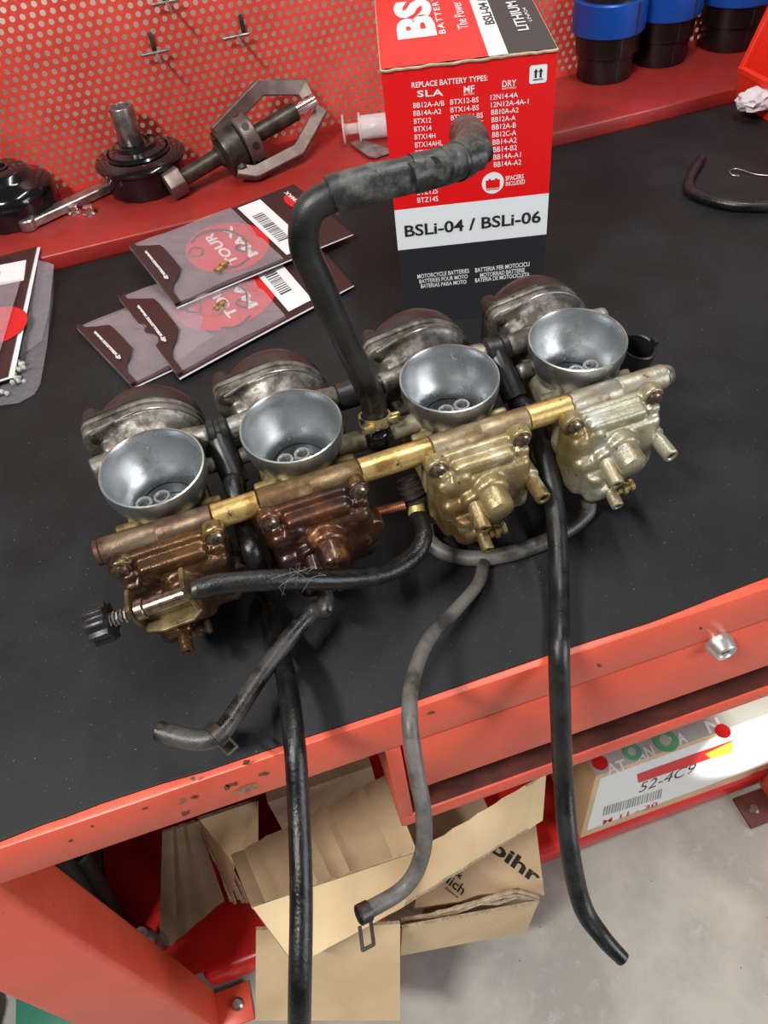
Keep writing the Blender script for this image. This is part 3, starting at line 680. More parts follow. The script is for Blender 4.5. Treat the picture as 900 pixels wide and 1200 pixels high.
# ------------------------------------------------------------------ parts packets
def packet(name, corners, lb, split, group, detail=True, disc=(0.42, 0.45), jet=(0.33, 0.62)):
    TL, TR, BR, BL = [Vector(c) for c in corners]
    base = (TL + TR + BR + BL) / 4
    nrm = (TR - TL).cross(TL - BL).normalized()
    if nrm.z < 0: nrm = -nrm
    def P(u, v, h=0.0): return (TL * (1 - u) + TR * u) * (1 - v) + (BL * (1 - u) + BR * u) * v + nrm * h
    lu, lv = ((TR - TL).length + (BR - BL).length) / 2, ((BL - TL).length + (BR - TR).length) / 2
    r = root(name, lb, 'packet', (base.x, base.y, min(c.z for c in (TL, TR, BR, BL))), group)
    def grid(h, u0, u1, v0, v1, nu=14, nv=10, th=0.0008, mi=0):
        t = bmesh.new(); top = [[t.verts.new(P(u0 + (u1 - u0) * i / nu, v0 + (v1 - v0) * j / nv, h(u0 + (u1 - u0) * i / nu, v0 + (v1 - v0) * j / nv))) for j in range(nv + 1)] for i in range(nu + 1)]
        bot = [[t.verts.new(P(u0 + (u1 - u0) * i / nu, v0 + (v1 - v0) * j / nv, h(u0 + (u1 - u0) * i / nu, v0 + (v1 - v0) * j / nv) - th)) for j in range(nv + 1)] for i in range(nu + 1)]
        for i in range(nu):
            for j in range(nv):
                t.faces.new((top[i][j], top[i][j + 1], top[i + 1][j + 1], top[i + 1][j])); t.faces.new((bot[i][j], bot[i + 1][j], bot[i + 1][j + 1], bot[i][j + 1]))
        for i in range(nu):
            t.faces.new((top[i][0], top[i + 1][0], bot[i + 1][0], bot[i][0])); t.faces.new((top[i][nv], bot[i][nv], bot[i + 1][nv], top[i + 1][nv]))
        for j in range(nv):
            t.faces.new((top[0][j], bot[0][j], bot[0][j + 1], top[0][j + 1])); t.faces.new((top[nu][j], top[nu][j + 1], bot[nu][j + 1], bot[nu][j]))
        bmesh.ops.recalc_face_normals(t, faces=t.faces); return t
    ch = lambda u, v: 0.0018 + 0.0012 * math.sin(3.5 * u) * (v - 0.4)
    obj('white_backing', grid(lambda u, v: ch(u, v) - 0.0011, 0, 1.002, 0, 1.013, th=0.0005), INK_PALE, r)
    obj('card', grid(ch, 0, 1, 0, 1, th=0.0009), PACK_CARD, r)
    obj('window_card', grid(lambda u, v: ch(u, v) + .0002, 0.03, split, 0.02, 0.985, th=0.0002), PACK_INNER, r)
    e = lambda u, v, k=0.0: P(u, v, ch(u, v) + 0.0004 + k)
    hb_ = lambda u, v: ch(u, v) + 0.0046 + 0.0075 * (math.sin(math.pi * min(1, max(0, u / split))) * math.sin(math.pi * min(1, max(0, v)))) ** 0.8
    eh = lambda u, v, k=0.0: P(u, v, hb_(u, v) + k)
    # header triangle at the near end with web address
    t = bmesh.new(); prv = None
    for s_ in range(15):
        v_ = s_ / 14; ue = 0.028 + 0.105 * max(0, min(1, (v_ - 0.08) / 0.14, (0.82 - v_) / 0.16))
        cur = [t.verts.new(eh(ue * q_ / 5, v_)) for q_ in range(6)]
        if prv:
            for q_ in range(5): t.faces.new((prv[q_], cur[q_], cur[q_ + 1], prv[q_ + 1]))
        prv = cur
    bmesh.ops.recalc_face_normals(t, faces=t.faces); bmesh.ops.solidify(t, geom=t.faces[:], thickness=0.0004); obj('header_fold', t, PACK_CARD, r, 50)
    A = eh(0.040, 0.22, .0012); B = eh(0.040, 0.70, .0012); lettering('www.tourmax.jp', A, B, A + (eh(.09, .22) - eh(.04, .22)).normalized() * 0.0042, nrm, INK_WHITE, r, 0.03, eps=.0008)
    if detail:
        cu, cv = disc; rr = lv * 0.37
        pts = [e(cu + rr / lu * math.cos(k * math.pi / 18), cv + rr / lv * math.sin(k * math.pi / 18), 0.0001) for k in range(36)]
        decal(pts, nrm, INK_RED, r, 'red_disc')
        for s, (ua, va, ub, vb) in (('TOUR', (cu - .06, cv - .26, cu + 0.02, cv + .30)), ('MAX', (cu + .06, cv - .16, cu + .12, cv + .30))):
            A, B = e(ua - .03, va, .0003), e(ub - .03, vb, .0003); A, B = e(cu - .01 + (.11 if s == 'MAX' else 0), cv + .26, .0003), e(cu - .01 + (.11 if s == 'MAX' else 0), cv - .27, .0003)
            lettering(s, A, B, A + (e(cu - .1, cv) - e(cu, cv)).normalized() * 0.013, nrm, INK_WHITE, r, 0.03)
        # label with barcode on the header card
        ua, ub, va, vb = split + 0.03, split + 0.17, 0.04, 0.94
        decal([e(ua, va, .0002), e(ub, va, .0002), e(ub, vb, .0002), e(ua, vb, .0002)], nrm, BOX_WHITE, r, 'barcode_label')
        rng = random.Random(11); v = va + 0.2; bm = bmesh.new()
        while v < vb - 0.22:
            wv = rng.uniform(0.006, 0.02); quad(bm, [e(ua + .025, v, .0005), e(ub - .05, v, .0005), e(ub - .05, v + wv, .0005), e(ua + .025, v + wv, .0005)], 0); v += wv + rng.uniform(0.008, 0.02)
        obj('barcode', bm, INK_BLACK, r, flat=True)
        # red logo further up the card
        pts = [e(0.90 + 0.035 * math.cos(k * math.pi / 8), 0.26 + 0.13 * math.sin(k * math.pi / 8), .0003) for k in range(16)]
        decal(pts, nrm, INK_RED, r, 'red_emblem')
        A = e(0.93, 0.48, .0005); B = e(0.93, 0.08, .0005); lettering('TOURMAX', A, B, A + (e(.9, .3) - e(.93, .3)).normalized() * 0.006, nrm, INK_WHITE, r, 0.02)
    # contents
    if jet:
        jp = jet; j0, j1 = e(jp[0], jp[1], .0045), e(jp[0] + .09, jp[1] - .08, .0045); dj = (j1 - j0).normalized()
        bm = bmesh.new(); Lj = 0.022
        lathe(bm, [(0, 0), (0.0052, 0), (0.0052, 0.004), (0.0036, 0.005), (0.0036, 0.009), (0.0058, 0.010), (0.0058, 0.014), (0.0038, 0.015), (0.0038, Lj), (0, Lj)], frame(j0, dj), 14); obj('brass_jet', bm, BRASS, r)
        bm = bmesh.new(); tube(bm, [e(0.28, .3, .003), e(.36, .22, .003), e(.47, .3, .003), e(.52, .5, .003), e(.5, .62, .003), e(.47, .7, .003), e(.44, .62, .003), e(.48, .58, .003)], 0.0011, 8, 6); obj('rubber_seal', bm, BLACK_PLASTIC, r)
        bm = bmesh.new(); tube(bm, [e(0.22, .45, .003), e(.26, .38, .003), e(.3, .44, .003), e(.27, .52, .003), e(.22, .46, .003)], 0.0009, 8, 6); tube(bm, [e(.3, .78, .0025), e(.38, .84, .0025), e(.46, .8, .0025)], 0.001, 8, 6); obj('small_seals', bm, BLACK_PLASTIC, r)
    else:
        bm = bmesh.new(); lathe(bm, [(0.003, 0), (0.0065, 0), (0.0065, 0.002), (0.003, 0.002)], frame(e(0.25, 0.33, .001), nrm), 16, close=True); obj('rubber_seal', bm, BLACK_PLASTIC, r)
    bag = lambda u, v: ch(u, v) + 0.0016 + 0.0075 * (math.sin(math.pi * min(1, max(0, (u) / split))) * math.sin(math.pi * v)) ** 0.8 + 0.0009 * math.sin(31 * u + 9 * v) * math.sin(math.pi * v) + 0.0007 * math.sin(17 * u - 23 * v)
    obj('bag_film', grid(bag, 0.0, split, 0.0, 0.97, 40, 24, 0.0002), BAG, r, ang=60)
G = 'carburettor repair packets'
packet('parts_packet', [bz(91, 387, .001), bz(292, 300, .001), bz(345, 370, .001), bz(156, 455, .001)], 'clear bagged repair packet mostly hidden beneath the other two', 0.6, G, detail=False, jet=False)
packet('parts_packet', [bz(140, 352, .0045), bz(356, 268, .0045), bz(414, 335, .0045), bz(210, 444, .0045)], 'clear bagged repair packet between the upper packet and the carburettors, brass jet inside', 0.60, G, disc=(0.43, 0.46))
packet('parts_packet', [bz(152, 291, .030), bz(345, 217, .034), bz(413, 275, .012), bz(207, 361, .014)], 'clear bagged repair packet propped on the ledge edge, topmost of three', 0.60, G, disc=(0.42, 0.52), jet=(0.27, 0.84))

# card packet standing at the end of the bench
kp = root('header_card_packet', 'dark header card packet with white label beside a clear empty bag', 'packet', bz(10, 420, 0))
q = [by(43, 289, 0.90), by(10, 441, 0.70), by(-70, 480, 0.66), by(-60, 310, 0.86)]
q = [bz(43, 289, 0.028), bz(9, 441, 0.014), bz(-90, 472, 0.014), bz(-75, 320, 0.028)]
nk = (q[1] - q[0]).cross(q[3] - q[0]).normalized(); nk = nk if nk.z > 0 else -nk
bm = bmesh.new(); sheet(bm, q, 0.0008, nrm=nk); obj('card', bm, PACK_CARD, kp, flat=True)
bm = bmesh.new(); sheet(bm, [q[0] + Vector((0.004, 0, -.0015)), q[1] + Vector((0.006, -.002, -.0015)), q[2] - nk * .0015, q[3] - nk * .0015], 0.0008, nrm=nk); obj('white_backing', bm, BOX_WHITE, kp, flat=True)
K = lambda x, y: bpl(x, y, q[0], nk)
decal([K(31, 305), K(28, 329), K(-40, 343), K(-36, 318)], nk, BOX_WHITE, kp, 'white_label', .0006)
bm = bmesh.new(); rng = random.Random(4)
for i in range(5):
    for j in range(5):
        if rng.random() < 0.55:
            x, y = 6 + i * 2.0, 320 + j * 1.3 - i * .4
for k in range(9): quad(bm, [K(-18 + k * 2.2, 322.5 - k * .45) + nk * .001, K(-16.8 + k * 2.2, 322.3 - k * .45) + nk * .001, K(-18 + k * 2.2, 331.3 - k * .45) + nk * .001, K(-19.2 + k * 2.2, 331.5 - k * .45) + nk * .001], 0)
obj('barcode', bm, INK_BLACK, kp, flat=True)
lettering('PARTS', K(-12, 309), K(13.5, 306), K(-11.6, 304.5), nk, INK_BLACK, kp, 0.02, eps=.001)
cc = K(-4, 382); rr = 0.037; u1 = (q[0] - q[3]).normalized(); v1 = nk.cross(u1)
decal([cc + (u1 * math.cos(k * math.pi / 16) + v1 * math.sin(k * math.pi / 16)) * rr for k in range(32)], nk, INK_RED, kp, 'red_disc', .0006)
bm = bmesh.new(); sheet(bm, [K(26, 330) + nk * .004, K(-2, 428) + nk * .004, K(-80, 450) + nk * .004, K(-75, 345) + nk * .004], .0004, nrm=nk); obj('bag_film', bm, BAG, kp, flat=True)
bm = bmesh.new()
t = [(41, 301), (63, 310), (62, 352), (55, 405), (47, 450), (40, 462), (22, 472), (-40, 480), (-20, 440), (14, 424)]
pts = [bz(x, y, 0.004 + 0.018 * max(0, (330 - y) / 40)) for x, y in t]
sheet(bm, pts, 0.0006, nrm=(0, 0, 1)); cb = tag(obj('clear_bag', bm, CLEAR, flat=True), 'empty clear plastic bag under the edge of the dark card packet', 'bag')
bm = bmesh.new(); sheet(bm, [bz(40, 303, .024), bz(63, 310, .022), bz(57, 365, .012), bz(49, 399, .006), bz(20, 420, .005)], 0.0005, nrm=(0, 0, 1)); obj('folded_film', bm, CLEAR, cb, flat=True)
bm = bmesh.new(); rng = random.Random(9)
for k in range(70):
    x, y = rng.uniform(-25, 29), rng.uniform(424, 462)
    if (x - 5) ** 2 / 30 ** 2 + (y - 440) ** 2 / 24 ** 2 < 1:
        p = bz(x, y, rng.uniform(0.005, 0.012)); bmesh.ops.create_icosphere(bm, subdivisions=1, radius=0.0032, matrix=Matrix.Translation(p))
o = tag(obj('clear_beads', bm, BEAD, ang=80), 'clear beads heaped inside the empty bag by the card packet', 'beads'); o['kind'] = 'stuff'
# ================================================================== CARBURETTOR BANK
psi, tau = rad(1.513), rad(4.02)
A_ = Vector((math.cos(psi), math.sin(psi), -0.0026)).normalized()
N_ = Vector((0, -math.sin(tau), math.cos(tau))); N_ = (N_ - A_ * A_.dot(N_)).normalized()
B_ = N_.cross(A_)
TS = (-0.1777, -0.0727, 0.0542, 0.1632)
def carb_matrix(t):
    o = Vector((0.1, 0.4469, 0.14)) + A_ * t - N_ * 0.14
    return Matrix(((A_.x, B_.x, N_.x, o.x), (A_.y, B_.y, N_.y, o.y), (A_.z, B_.z, N_.z, o.z), (0, 0, 0, 1)))
CM = [carb_matrix(t) for t in TS]
BK = carb_matrix(0.0)                         # bank frame: a along the rail, b to the wall, n up
def bk(a, b, n): return BK @ Vector((a, b, n))
bank = root('carburettor_bank', 'bank of four motorcycle carburettors, oily, two bowls copper brown and two golden', 'carburettor', (0.1, 0.45, 0.0))

BOWL = []
for k, (c1, c2, c3, rg) in enumerate((
        ((0.130, 0.060, 0.021), (0.028, 0.011, 0.007), (0.25, 0.165, 0.05), 0.2),
        ((0.18, 0.066, 0.024), (0.032, 0.012, 0.008), (0.30, 0.14, 0.045), 0.2),
        ((0.40, 0.32, 0.16), (0.15, 0.09, 0.03), (0.50, 0.46, 0.32), 0.26),
        ((0.44, 0.41, 0.31), (0.21, 0.155, 0.06), (0.50, 0.52, 0.49), 0.28))):
    BOWL.append(mat('varnished_bowl_%s' % 'abcd'[k], c1, rg, 0.55, col2=c2, scale=15, lo=0.40 - (0.03 if k < 3 else 0), hi=0.60 - (0.05 if k < 2 else 0), rough2=rg + 0.15, bump=0.45, bscale=420,
                    col3=c3, scale3=34, lo3=0.56, hi3=0.66, coat=0.45 if k < 2 else 0.2, coat_rough=0.16, specks=(0.05, 0.03, 0.015), speck_scale=230, speck_t=0.70))
BODY = [mat('carb_body_%s' % 'abcd'[k], c, 0.4, 0.55, col2=c2, scale=30, rough2=0.6, bump=0.5, bscale=320, col3=(0.05, 0.04, 0.03), scale3=60, lo3=0.56, hi3=0.7)
        for k, (c, c2) in enumerate((((0.48, 0.36, 0.13), (0.16, 0.11, 0.04)), ((0.50, 0.38, 0.15), (0.16, 0.11, 0.05)), ((0.52, 0.42, 0.22), (0.2, 0.15, 0.07)), ((0.50, 0.45, 0.32), (0.22, 0.18, 0.11))))]
SLEEVE = [mat('rail_sleeve_%s' % 'abcd'[k], c, 0.34, 0.65, col2=c2, scale=40, lo=0.42, hi=0.62, rough2=0.5, bump=0.4, bscale=380, col3=(0.05, 0.025, 0.015), scale3=80, lo3=0.6, hi3=0.7)
          for k, (c, c2) in enumerate((((0.20, 0.145, 0.095), (0.085, 0.040, 0.024)), ((0.29, 0.21, 0.115), (0.13, 0.07, 0.03)), ((0.40, 0.32, 0.20), (0.20, 0.125, 0.06)), ((0.44, 0.41, 0.34), (0.26, 0.21, 0.13))))]
SCREW = mat('zinc_screw', (0.36, 0.28, 0.22), 0.3, 0.9, col2=(0.16, 0.10, 0.07), scale=120)

def build_carb(i):
    M = CM[i]
    # --- body casting
    bm = bmesh.new()
    box(bm, (-0.032, -0.050, 0.040), (0.030, 0.04, 0.104), bev=0.006)
    box(bm, (-0.044, -0.0565, 0.062), (0.037, -0.048, 0.126), bev=0.003)
    box(bm, (-0.026, -0.056, 0.104), (0.022, -0.040, 0.118), bev=0.003)
    cyl(bm, (0, 0, 0.0), (0, 0, 0.06), 0.026, seg=32, bev=0.002); cyl(bm, (0, 0, 0.05), (0, 0, 0.108), 0.0295, seg=32, bev=0.002)
    for s in (-1, 1): cyl(bm, (s * 0.022, -0.020, 0.106), (s * 0.040, -0.020, 0.106), 0.004, seg=12)
    bm = cast(bm, 0.0017, 3)
    bmesh.ops.delete(bm, geom=[v for v in bm.verts if v.co.z > 0.064 and v.co.xy.length < 0.0245], context='VERTS')
    bmesh.ops.transform(bm, matrix=M, verts=bm.verts)
    c = obj('carburettor', bm, BODY[i], bank, 60)
    c['label'] = ('carburettor at the end with the black idle knob', 'carburettor left of the tall taped hose, copper brown bowl', 'carburettor right of the tall taped hose, golden bowl',
                  'carburettor at the end with the black sensor cup, palest bowl')[i]
    # --- diaphragm housing behind the funnel: round with a lug at the upper corner
    CN = 0.097
    ears = [(-0.0385, 0.1275, 0.0095), (-0.041, 0.066, 0.009), (0.041, 0.066, 0.009)]
    def outline(R_, grow=0.0):
        pts = [(R_ * math.cos(2 * math.pi * k / 48), CN + R_ * math.sin(2 * math.pi * k / 48)) for k in range(48)]
        for a, n, r in ears: pts += [(a + (r + grow) * math.cos(2 * math.pi * k / 16), n + (r + grow) * math.sin(2 * math.pi * k / 16)) for k in range(16)]
        pts = sorted(set(pts)); cr = lambda o, p, q: (p[0] - o[0]) * (q[1] - o[1]) - (p[1] - o[1]) * (q[0] - o[0])
        lo_, up_ = [], []
        for p in pts:
            while len(lo_) > 1 and cr(lo_[-2], lo_[-1], p) <= 0: lo_.pop()
            lo_.append(p)
        for p in pts[::-1]:
            while len(up_) > 1 and cr(up_[-2], up_[-1], p) <= 0: up_.pop()
            up_.append(p)
        return lo_[:-1] + up_[:-1]
    def plate(bm, R_, b0, b1, grow=0.0, mat_=None, bev=0.0):
        # outline in (a, n); extruded along b
        T = Matrix(((1, 0, 0, 0), (0, 0, 1, b0), (0, 1, 0, 0), (0, 0, 0, 1)))
        prism(bm, outline(R_, grow), b1 - b0, (mat_ @ T) if mat_ else T, bev)
    bm = bmesh.new()
    cyl(bm, (0, 0.030, 0.095), (0, 0.060, CN), 0.0285, 0.0420, seg=32)
    plate(bm, 0.0446, 0.0575, 0.0665)
    box(bm, (-0.036, 0.046, 0.092), (-0.020, 0.060, 0.124), bev=0.003)
    cyl(bm, (-0.018, 0.037, 0.121), (-0.046, 0.033, 0.121), 0.0092, seg=16, bev=0.001); cyl(bm, (0.018, 0.037, 0.121), (0.046, 0.033, 0.121), 0.0092, seg=16, bev=0.001)
    for s in (-1, 1): cyl(bm, (s * 0.024, 0.016, 0.108), (s * 0.043, 0.014, 0.108), 0.0066, seg=16, bev=0.001)
    bm = cast(bm, 0.0015, 3)
    def inside(v):
        n, rr = v.z, v.xy.length
        return (n > 0.064 and rr < 0.0255) or (n > 0.096 and rr < 0.0292 + max(0, min(0.0085, (n - 0.098) * 0.24)))
    bmesh.ops.delete(bm, geom=[v for v in bm.verts if inside(v.co)], context='VERTS')
    bmesh.ops.transform(bm, matrix=M, verts=bm.verts)
    obj('diaphragm_housing', bm, BARE_ALU, c, 60)
    # --- funnel
    bm = bmesh.new()
    lathe(bm, [(0.0292, 0.098), (0.0298, 0.107), (0.0325, 0.1135), (0.0362, 0.1205), (0.0381, 0.129), (0.0387, 0.1375), (0.0384, 0.1398), (0.0372, 0.1402), (0.0364, 0.139),
               (0.0357, 0.132), (0.0343, 0.125), (0.0314, 0.1180), (0.0280, 0.1130), (0.0248, 0.1080), (0.0224, 0.101), (0.0212, 0.094), (0.021, 0.085), (0.0225, 0.085), (0.026, 0.098)], M, 64, close=True)
    f = obj('intake_funnel', bm, FUNNEL_ALU, c, 40)
    bm = bmesh.new(); lathe(bm, [(0.0215, 0.097), (0.0211, 0.06), (0, 0.06)], M, 40)
    obj('throttle_bore', bm, THROAT, c)
    bm = bmesh.new(); F = M @ frame((0.0, 0.002, 0.061), (0, 0, 1), (1, 0, 0))
    lathe(bm, [(0, 0), (0.0195, 0), (0.0195, 0.022), (0.0185, 0.0235), (0.012, 0.0235), (0.011, 0.0215), (0, 0.0215)], F, 40); obj('throttle_slide', bm, THROAT, c)
    bm = bmesh.new()
    for da in (-0.0066, 0.0066):
        x = -0.0055 + da; y = -0.0225 + da * 0.06
        lathe(bm, [(0.0036, 0.122), (0.0037, 0.1295), (0.0044, 0.1305), (0.0056, 0.1305), (0.0063, 0.1295), (0.0063, 0.112), (0.0045, 0.112)], M @ Matrix.Translation((x, y, 0)), 24, close=True)
    box(bm, (-0.012, -0.029, 0.108), (0.002, -0.020, 0.122), M, bev=0.002)
    obj('air_jet_pair', bm, FUNNEL_ALU, c)
    for da in (-0.0066, 0.0066):
        bm = bmesh.new(); lathe(bm, [(0.0, 0.1265), (0.0042, 0.1265), (0.0042, 0.124), (0, 0.124)], M @ Matrix.Translation((-0.0055 + da, -0.0225 + da * 0.06, 0)), 20); obj('jet_orifice', bm, INK_BLACK, c)
    # --- diaphragm cap
    bm = bmesh.new(); F = M @ frame((0, 0.0668, CN), (0, 1, 0), (1, 0, 0))
    plate(bm, 0.0455, 0.0668, 0.0712, 0.0004, M, 0.0007)
    obj('cap_flange', bm, BARE_ALU, c)
    bm = bmesh.new()
    plate(bm, 0.0452, 0.0714, 0.0765, 0.0, M, 0.0009)
    lathe(bm, [(0, 0.009), (0.0445, 0.009), (0.0442, 0.016), (0.0425, 0.022), (0.0385, 0.029), (0.032, 0.035), (0.022, 0.039), (0.019, 0.043), (0.016, 0.045), (0, 0.045)], F, 56)
    for a, n, r in ears[:1]: cyl(bm, M @ Vector((a, 0.0765, n)), M @ Vector((a, 0.088, n)), r * 0.86, r * 0.72, seg=18, bev=0.0012)
    obj('diaphragm_cap', bm, CAP_BLACK, c)
    bm = bmesh.new(); a, n, r = ears[0]; lathe(bm, [(0, 0), (0.0042, 0), (0.0042, 0.001), (0.003, 0.0014), (0, 0.0014)], M @ frame((a, 0.0575, n), (0, -1, 0)), 16); obj('cap_screw', bm, SCREW, c)
    # --- housing ribs seen above the funnel
    bm = bmesh.new()
    def arc(R_, b, a0, a1, k=14): return [M @ Vector((R_ * math.cos(rad(a0 + (a1 - a0) * s / k)), b, CN + R_ * math.sin(rad(a0 + (a1 - a0) * s / k)))) for s in range(k + 1)]
    tube(bm, arc(0.0445, 0.0595, 18, 118), 0.0011, 8, 2); tube(bm, [M @ Vector(p) for p in ((-0.040, 0.0568, 0.1335), (-0.030, 0.0568, 0.1375), (-0.021, 0.0572, 0.1405))], 0.0012, 8, 4)
    tube(bm, [M @ Vector(p) for p in ((-0.034, 0.050, 0.110), (-0.026, 0.052, 0.123), (-0.014, 0.053, 0.1305), (-0.002, 0.054, 0.1335))], 0.0015, 8, 6)
    obj('housing_ribs', bm, STEEL, c)
    # --- float bowl
    bm = bmesh.new()
    box(bm, (-0.0435, -0.0660, 0.060), (0.0365, -0.0570, 0.1275), bev=0.003)
    for a, n in ((-0.037, 0.1205), (0.0295, 0.1245)):
        cyl(bm, (a, -0.0685, n), (a, -0.058, n), 0.0088, seg=20, bev=0.0012)
    for a, n in ((-0.038, 0.062), (0.032, 0.062)): cyl(bm, (a, -0.0675, n), (a, -0.058, n), 0.008, seg=20, bev=0.0012)
    box(bm, (-0.0410, -0.0800, 0.0565), (0.0345, -0.060, 0.1130), bev=0.006, seg=3)            # body
    box(bm, (-0.0400, -0.0870, 0.0555), (0.0140, -0.062, 0.0960), bev=0.007, seg=3)            # deep side
    box(bm, (-0.0270, -0.0770, 0.1120), (0.0215, -0.062, 0.1235), bev=0.0036, seg=3)           # ridge
    box(bm, (-0.0390, -0.0745, 0.1000), (-0.0290, -0.060, 0.1180), bev=0.003)
    box(bm, (0.0230, -0.0745, 0.0900), (0.0345, -0.060, 0.1200), bev=0.003)
    cyl(bm, (-0.0215, -0.0800, 0.1110), (-0.0215, -0.062, 0.1110), 0.0070, seg=20, bev=0.002)
    cyl(bm, (-0.002, -0.0885, 0.0965), (-0.002, -0.070, 0.0965), 0.0150, seg=28, bev=0.0025)
    cyl(bm, (-0.0165, -0.0885, 0.0925), (-0.0165, -0.070, 0.0925), 0.0092, seg=20, bev=0.0012)
    cyl(bm, (0.0365, -0.0740, 0.0840), (0.0365, -0.058, 0.0830), 0.0080, seg=20)
    box(bm, (0.0290, -0.0745, 0.0790), (0.0400, -0.060, 0.0930), bev=0.003)
    cyl(bm, (-0.0235, -0.0890, 0.0560), (-0.0235, -0.0890, 0.0840), 0.0085, seg=20, bev=0.002)
    box(bm, (-0.0285, -0.1000, 0.0590), (-0.0070, -0.080, 0.0740), bev=0.004)
    bm = cast(bm, 0.0012, 3); bmesh.ops.transform(bm, matrix=M, verts=bm.verts)
    obj('float_bowl', bm, BOWL[i], c, 60)['label'] = ('dark copper brown float bowl', 'reddish copper float bowl', 'golden float bowl', 'pale champagne float bowl')[i]
    bm = bmesh.new(); F = M @ frame((-0.002, -0.087, 0.0965), (0, -1, -0.08), (1, 0, 0))
    lathe(bm, [(0, 0), (0.0119, 0), (0.0116, 0.0135), (0.0106, 0.0162), (0.0080, 0.0178), (0, 0.0184)], F, 32); obj('plug', bm, BOWL[i], c)
    for nm, p, q, ro in (('overflow_nipple', (0.0365, -0.066, 0.0840), (0.0370, -0.0965, 0.0835), 0.0062), ('vent_nipple', (-0.0160, -0.083, 0.0925), (-0.0170, -0.1075, 0.0860), 0.0064), ('drain_nipple', (-0.0140, -0.094, 0.0675), (-0.0145, -0.1120, 0.0640), 0.0050)):
        if i == 0 and nm != 'drain_nipple' or i == 1 and nm == 'overflow_nipple': continue
        bm = bmesh.new(); pipe(bm, M @ Vector(p), M @ Vector(q), ro, ro * 0.45, 22, depth=0.012)
        obj(nm, bm, BOWL[i], c)
    # drain screw
    bm = bmesh.new(); P0 = M @ Vector((-0.0085, -0.0985, 0.0655)); ax = (A_ * 1 + N_ * 0.1).normalized()
    lathe(bm, [(0, 0), (0.0040, 0), (0.0040, 0.004), (0.0056, 0.0045), (0.0056, 0.0075), (0.0036, 0.008), (0.0036, 0.0105), (0.0050, 0.011), (0.0050, 0.0138), (0.0040, 0.0142), (0, 0.0142)], frame(P0, ax), 18); obj('drain_screw', bm, BRASS if i else SCREW, c)
    # flange screws
    for a, n in ((-0.037, 0.1205), (0.0295, 0.1245)):
        bm = bmesh.new(); F = M @ frame((a, -0.0680, n), (0, -1, 0), (0.8, 0, 0.6))
        lathe(bm, [(0, 0), (0.0072, 0), (0.0072, 0.0010), (0.0056, 0.0011), (0.0056, 0.0026), (0.0045, 0.0036), (0, 0.0040)], F, 22)
        obj('bowl_screw', bm, SCREW, c)
        bm = bmesh.new(); box(bm, (-0.0035, -0.0007, 0.0034), (0.0035, 0.0007, 0.0042), F); box(bm, (-0.0007, -0.0035, 0.0034), (0.0007, 0.0035, 0.0042), F); obj('screw_slot', bm, INK_BLACK, c)
    return c
CARB = [build_carb(i) for i in range(4)]

# --- mounting rail: four sleeves and three golden spacers
RB, RN = -0.0500, 0.1240
def rail_a(px, py):
    p0 = bk(0, RB, RN); n = B_.cross(A_)
    q = bpl(px, py, p0, (N_ * 0.5 - B_ * 0.85).normalized()); return (q - BK.translation).dot(A_)
cuts = [rail_a(x, y) for x, y in ((114, 637), (247, 599), (301, 583), (420, 545), (503, 519), (616, 484), (666, 469), (777, 437))]
rl = bk(0.0, RB, RN)
bm = bmesh.new(); cyl(bm, bk(cuts[0] + .001, RB, RN), bk(cuts[-1] - .001, RB, RN), 0.006); rail = obj('mounting_rail', bm, STEEL_DARK, bank)
for k in range(7):
    g = 0.0003; a0, a1 = cuts[k] + g, cuts[k + 1] - g
    bm = bmesh.new(); sl = k % 2 == 0
    p0, p1 = bk(a0, RB, RN), bk(a1, RB, RN); r_ = 0.0098 if sl else 0.0093
    if sl:
        mid = (a1 - a0) * 0.5
        lathe(bm, [(0, 0), (r_ - 0.0008, 0), (r_, 0.0008), (r_, mid), (r_ - 0.0002, mid + 0.0003), (r_, mid + 0.0008), (r_, a1 - a0 - 0.0008), (r_ - 0.0008, a1 - a0), (0, a1 - a0)], frame(p0, A_), 28)
    else: cyl(bm, p0, p1, r_, seg=28, bev=0.0004)
    obj('rail_sleeve' if sl else 'rail_spacer', bm, SLEEVE[k // 2] if sl else GOLD_ROD, rail)
bm = bmesh.new(); cyl(bm, bk(cuts[-1], RB, RN), bk(cuts[-1] + 0.0065, RB, RN), 0.0088, 0.0075, seg=20, bev=0.001); obj('rail_bolt', bm, STEEL, rail)
bm = bmesh.new(); lathe(bm, [(0.006, 0), (0.0092, 0), (0.0092, 0.003), (0.006, 0.003)], frame(bk(cuts[0] - 0.003, RB, RN), A_), 20, close=True); obj('rail_end_ring', bm, SLEEVE[0], rail)

# --- tees between the carburettors
def tee(i, j, lb):
    a0, a1 = TS[i] + 0.044, TS[j] - 0.044; am = (a0 + a1) / 2 - 0.002
    bm = bmesh.new(); cyl(bm, bk(a0, 0.033, 0.121), bk(a1, 0.033, 0.121), 0.0108, seg=22, bev=0.001)
    lathe(bm, [(0.0105, 0), (0.0122, 0.001), (0.0122, 0.005), (0.0105, 0.006)], frame(bk(a0 + .001, 0.033, 0.121), A_), 22, close=True)
    lathe(bm, [(0.0105, 0), (0.0122, 0.001), (0.0122, 0.005), (0.0105, 0.006)], frame(bk(a1 - .007, 0.033, 0.121), A_), 22, close=True)
    tube(bm, [bk(am, 0.033, 0.121), bk(am + .001, 0.018, 0.113), bk(am + .003, -0.004, 0.099)], 0.0102, 18, 8)
    o = obj('vent_tee', bm, BLACK_PLASTIC, bank); return am
am1 = tee(0, 1, ''); am3 = tee(2, 3, '')
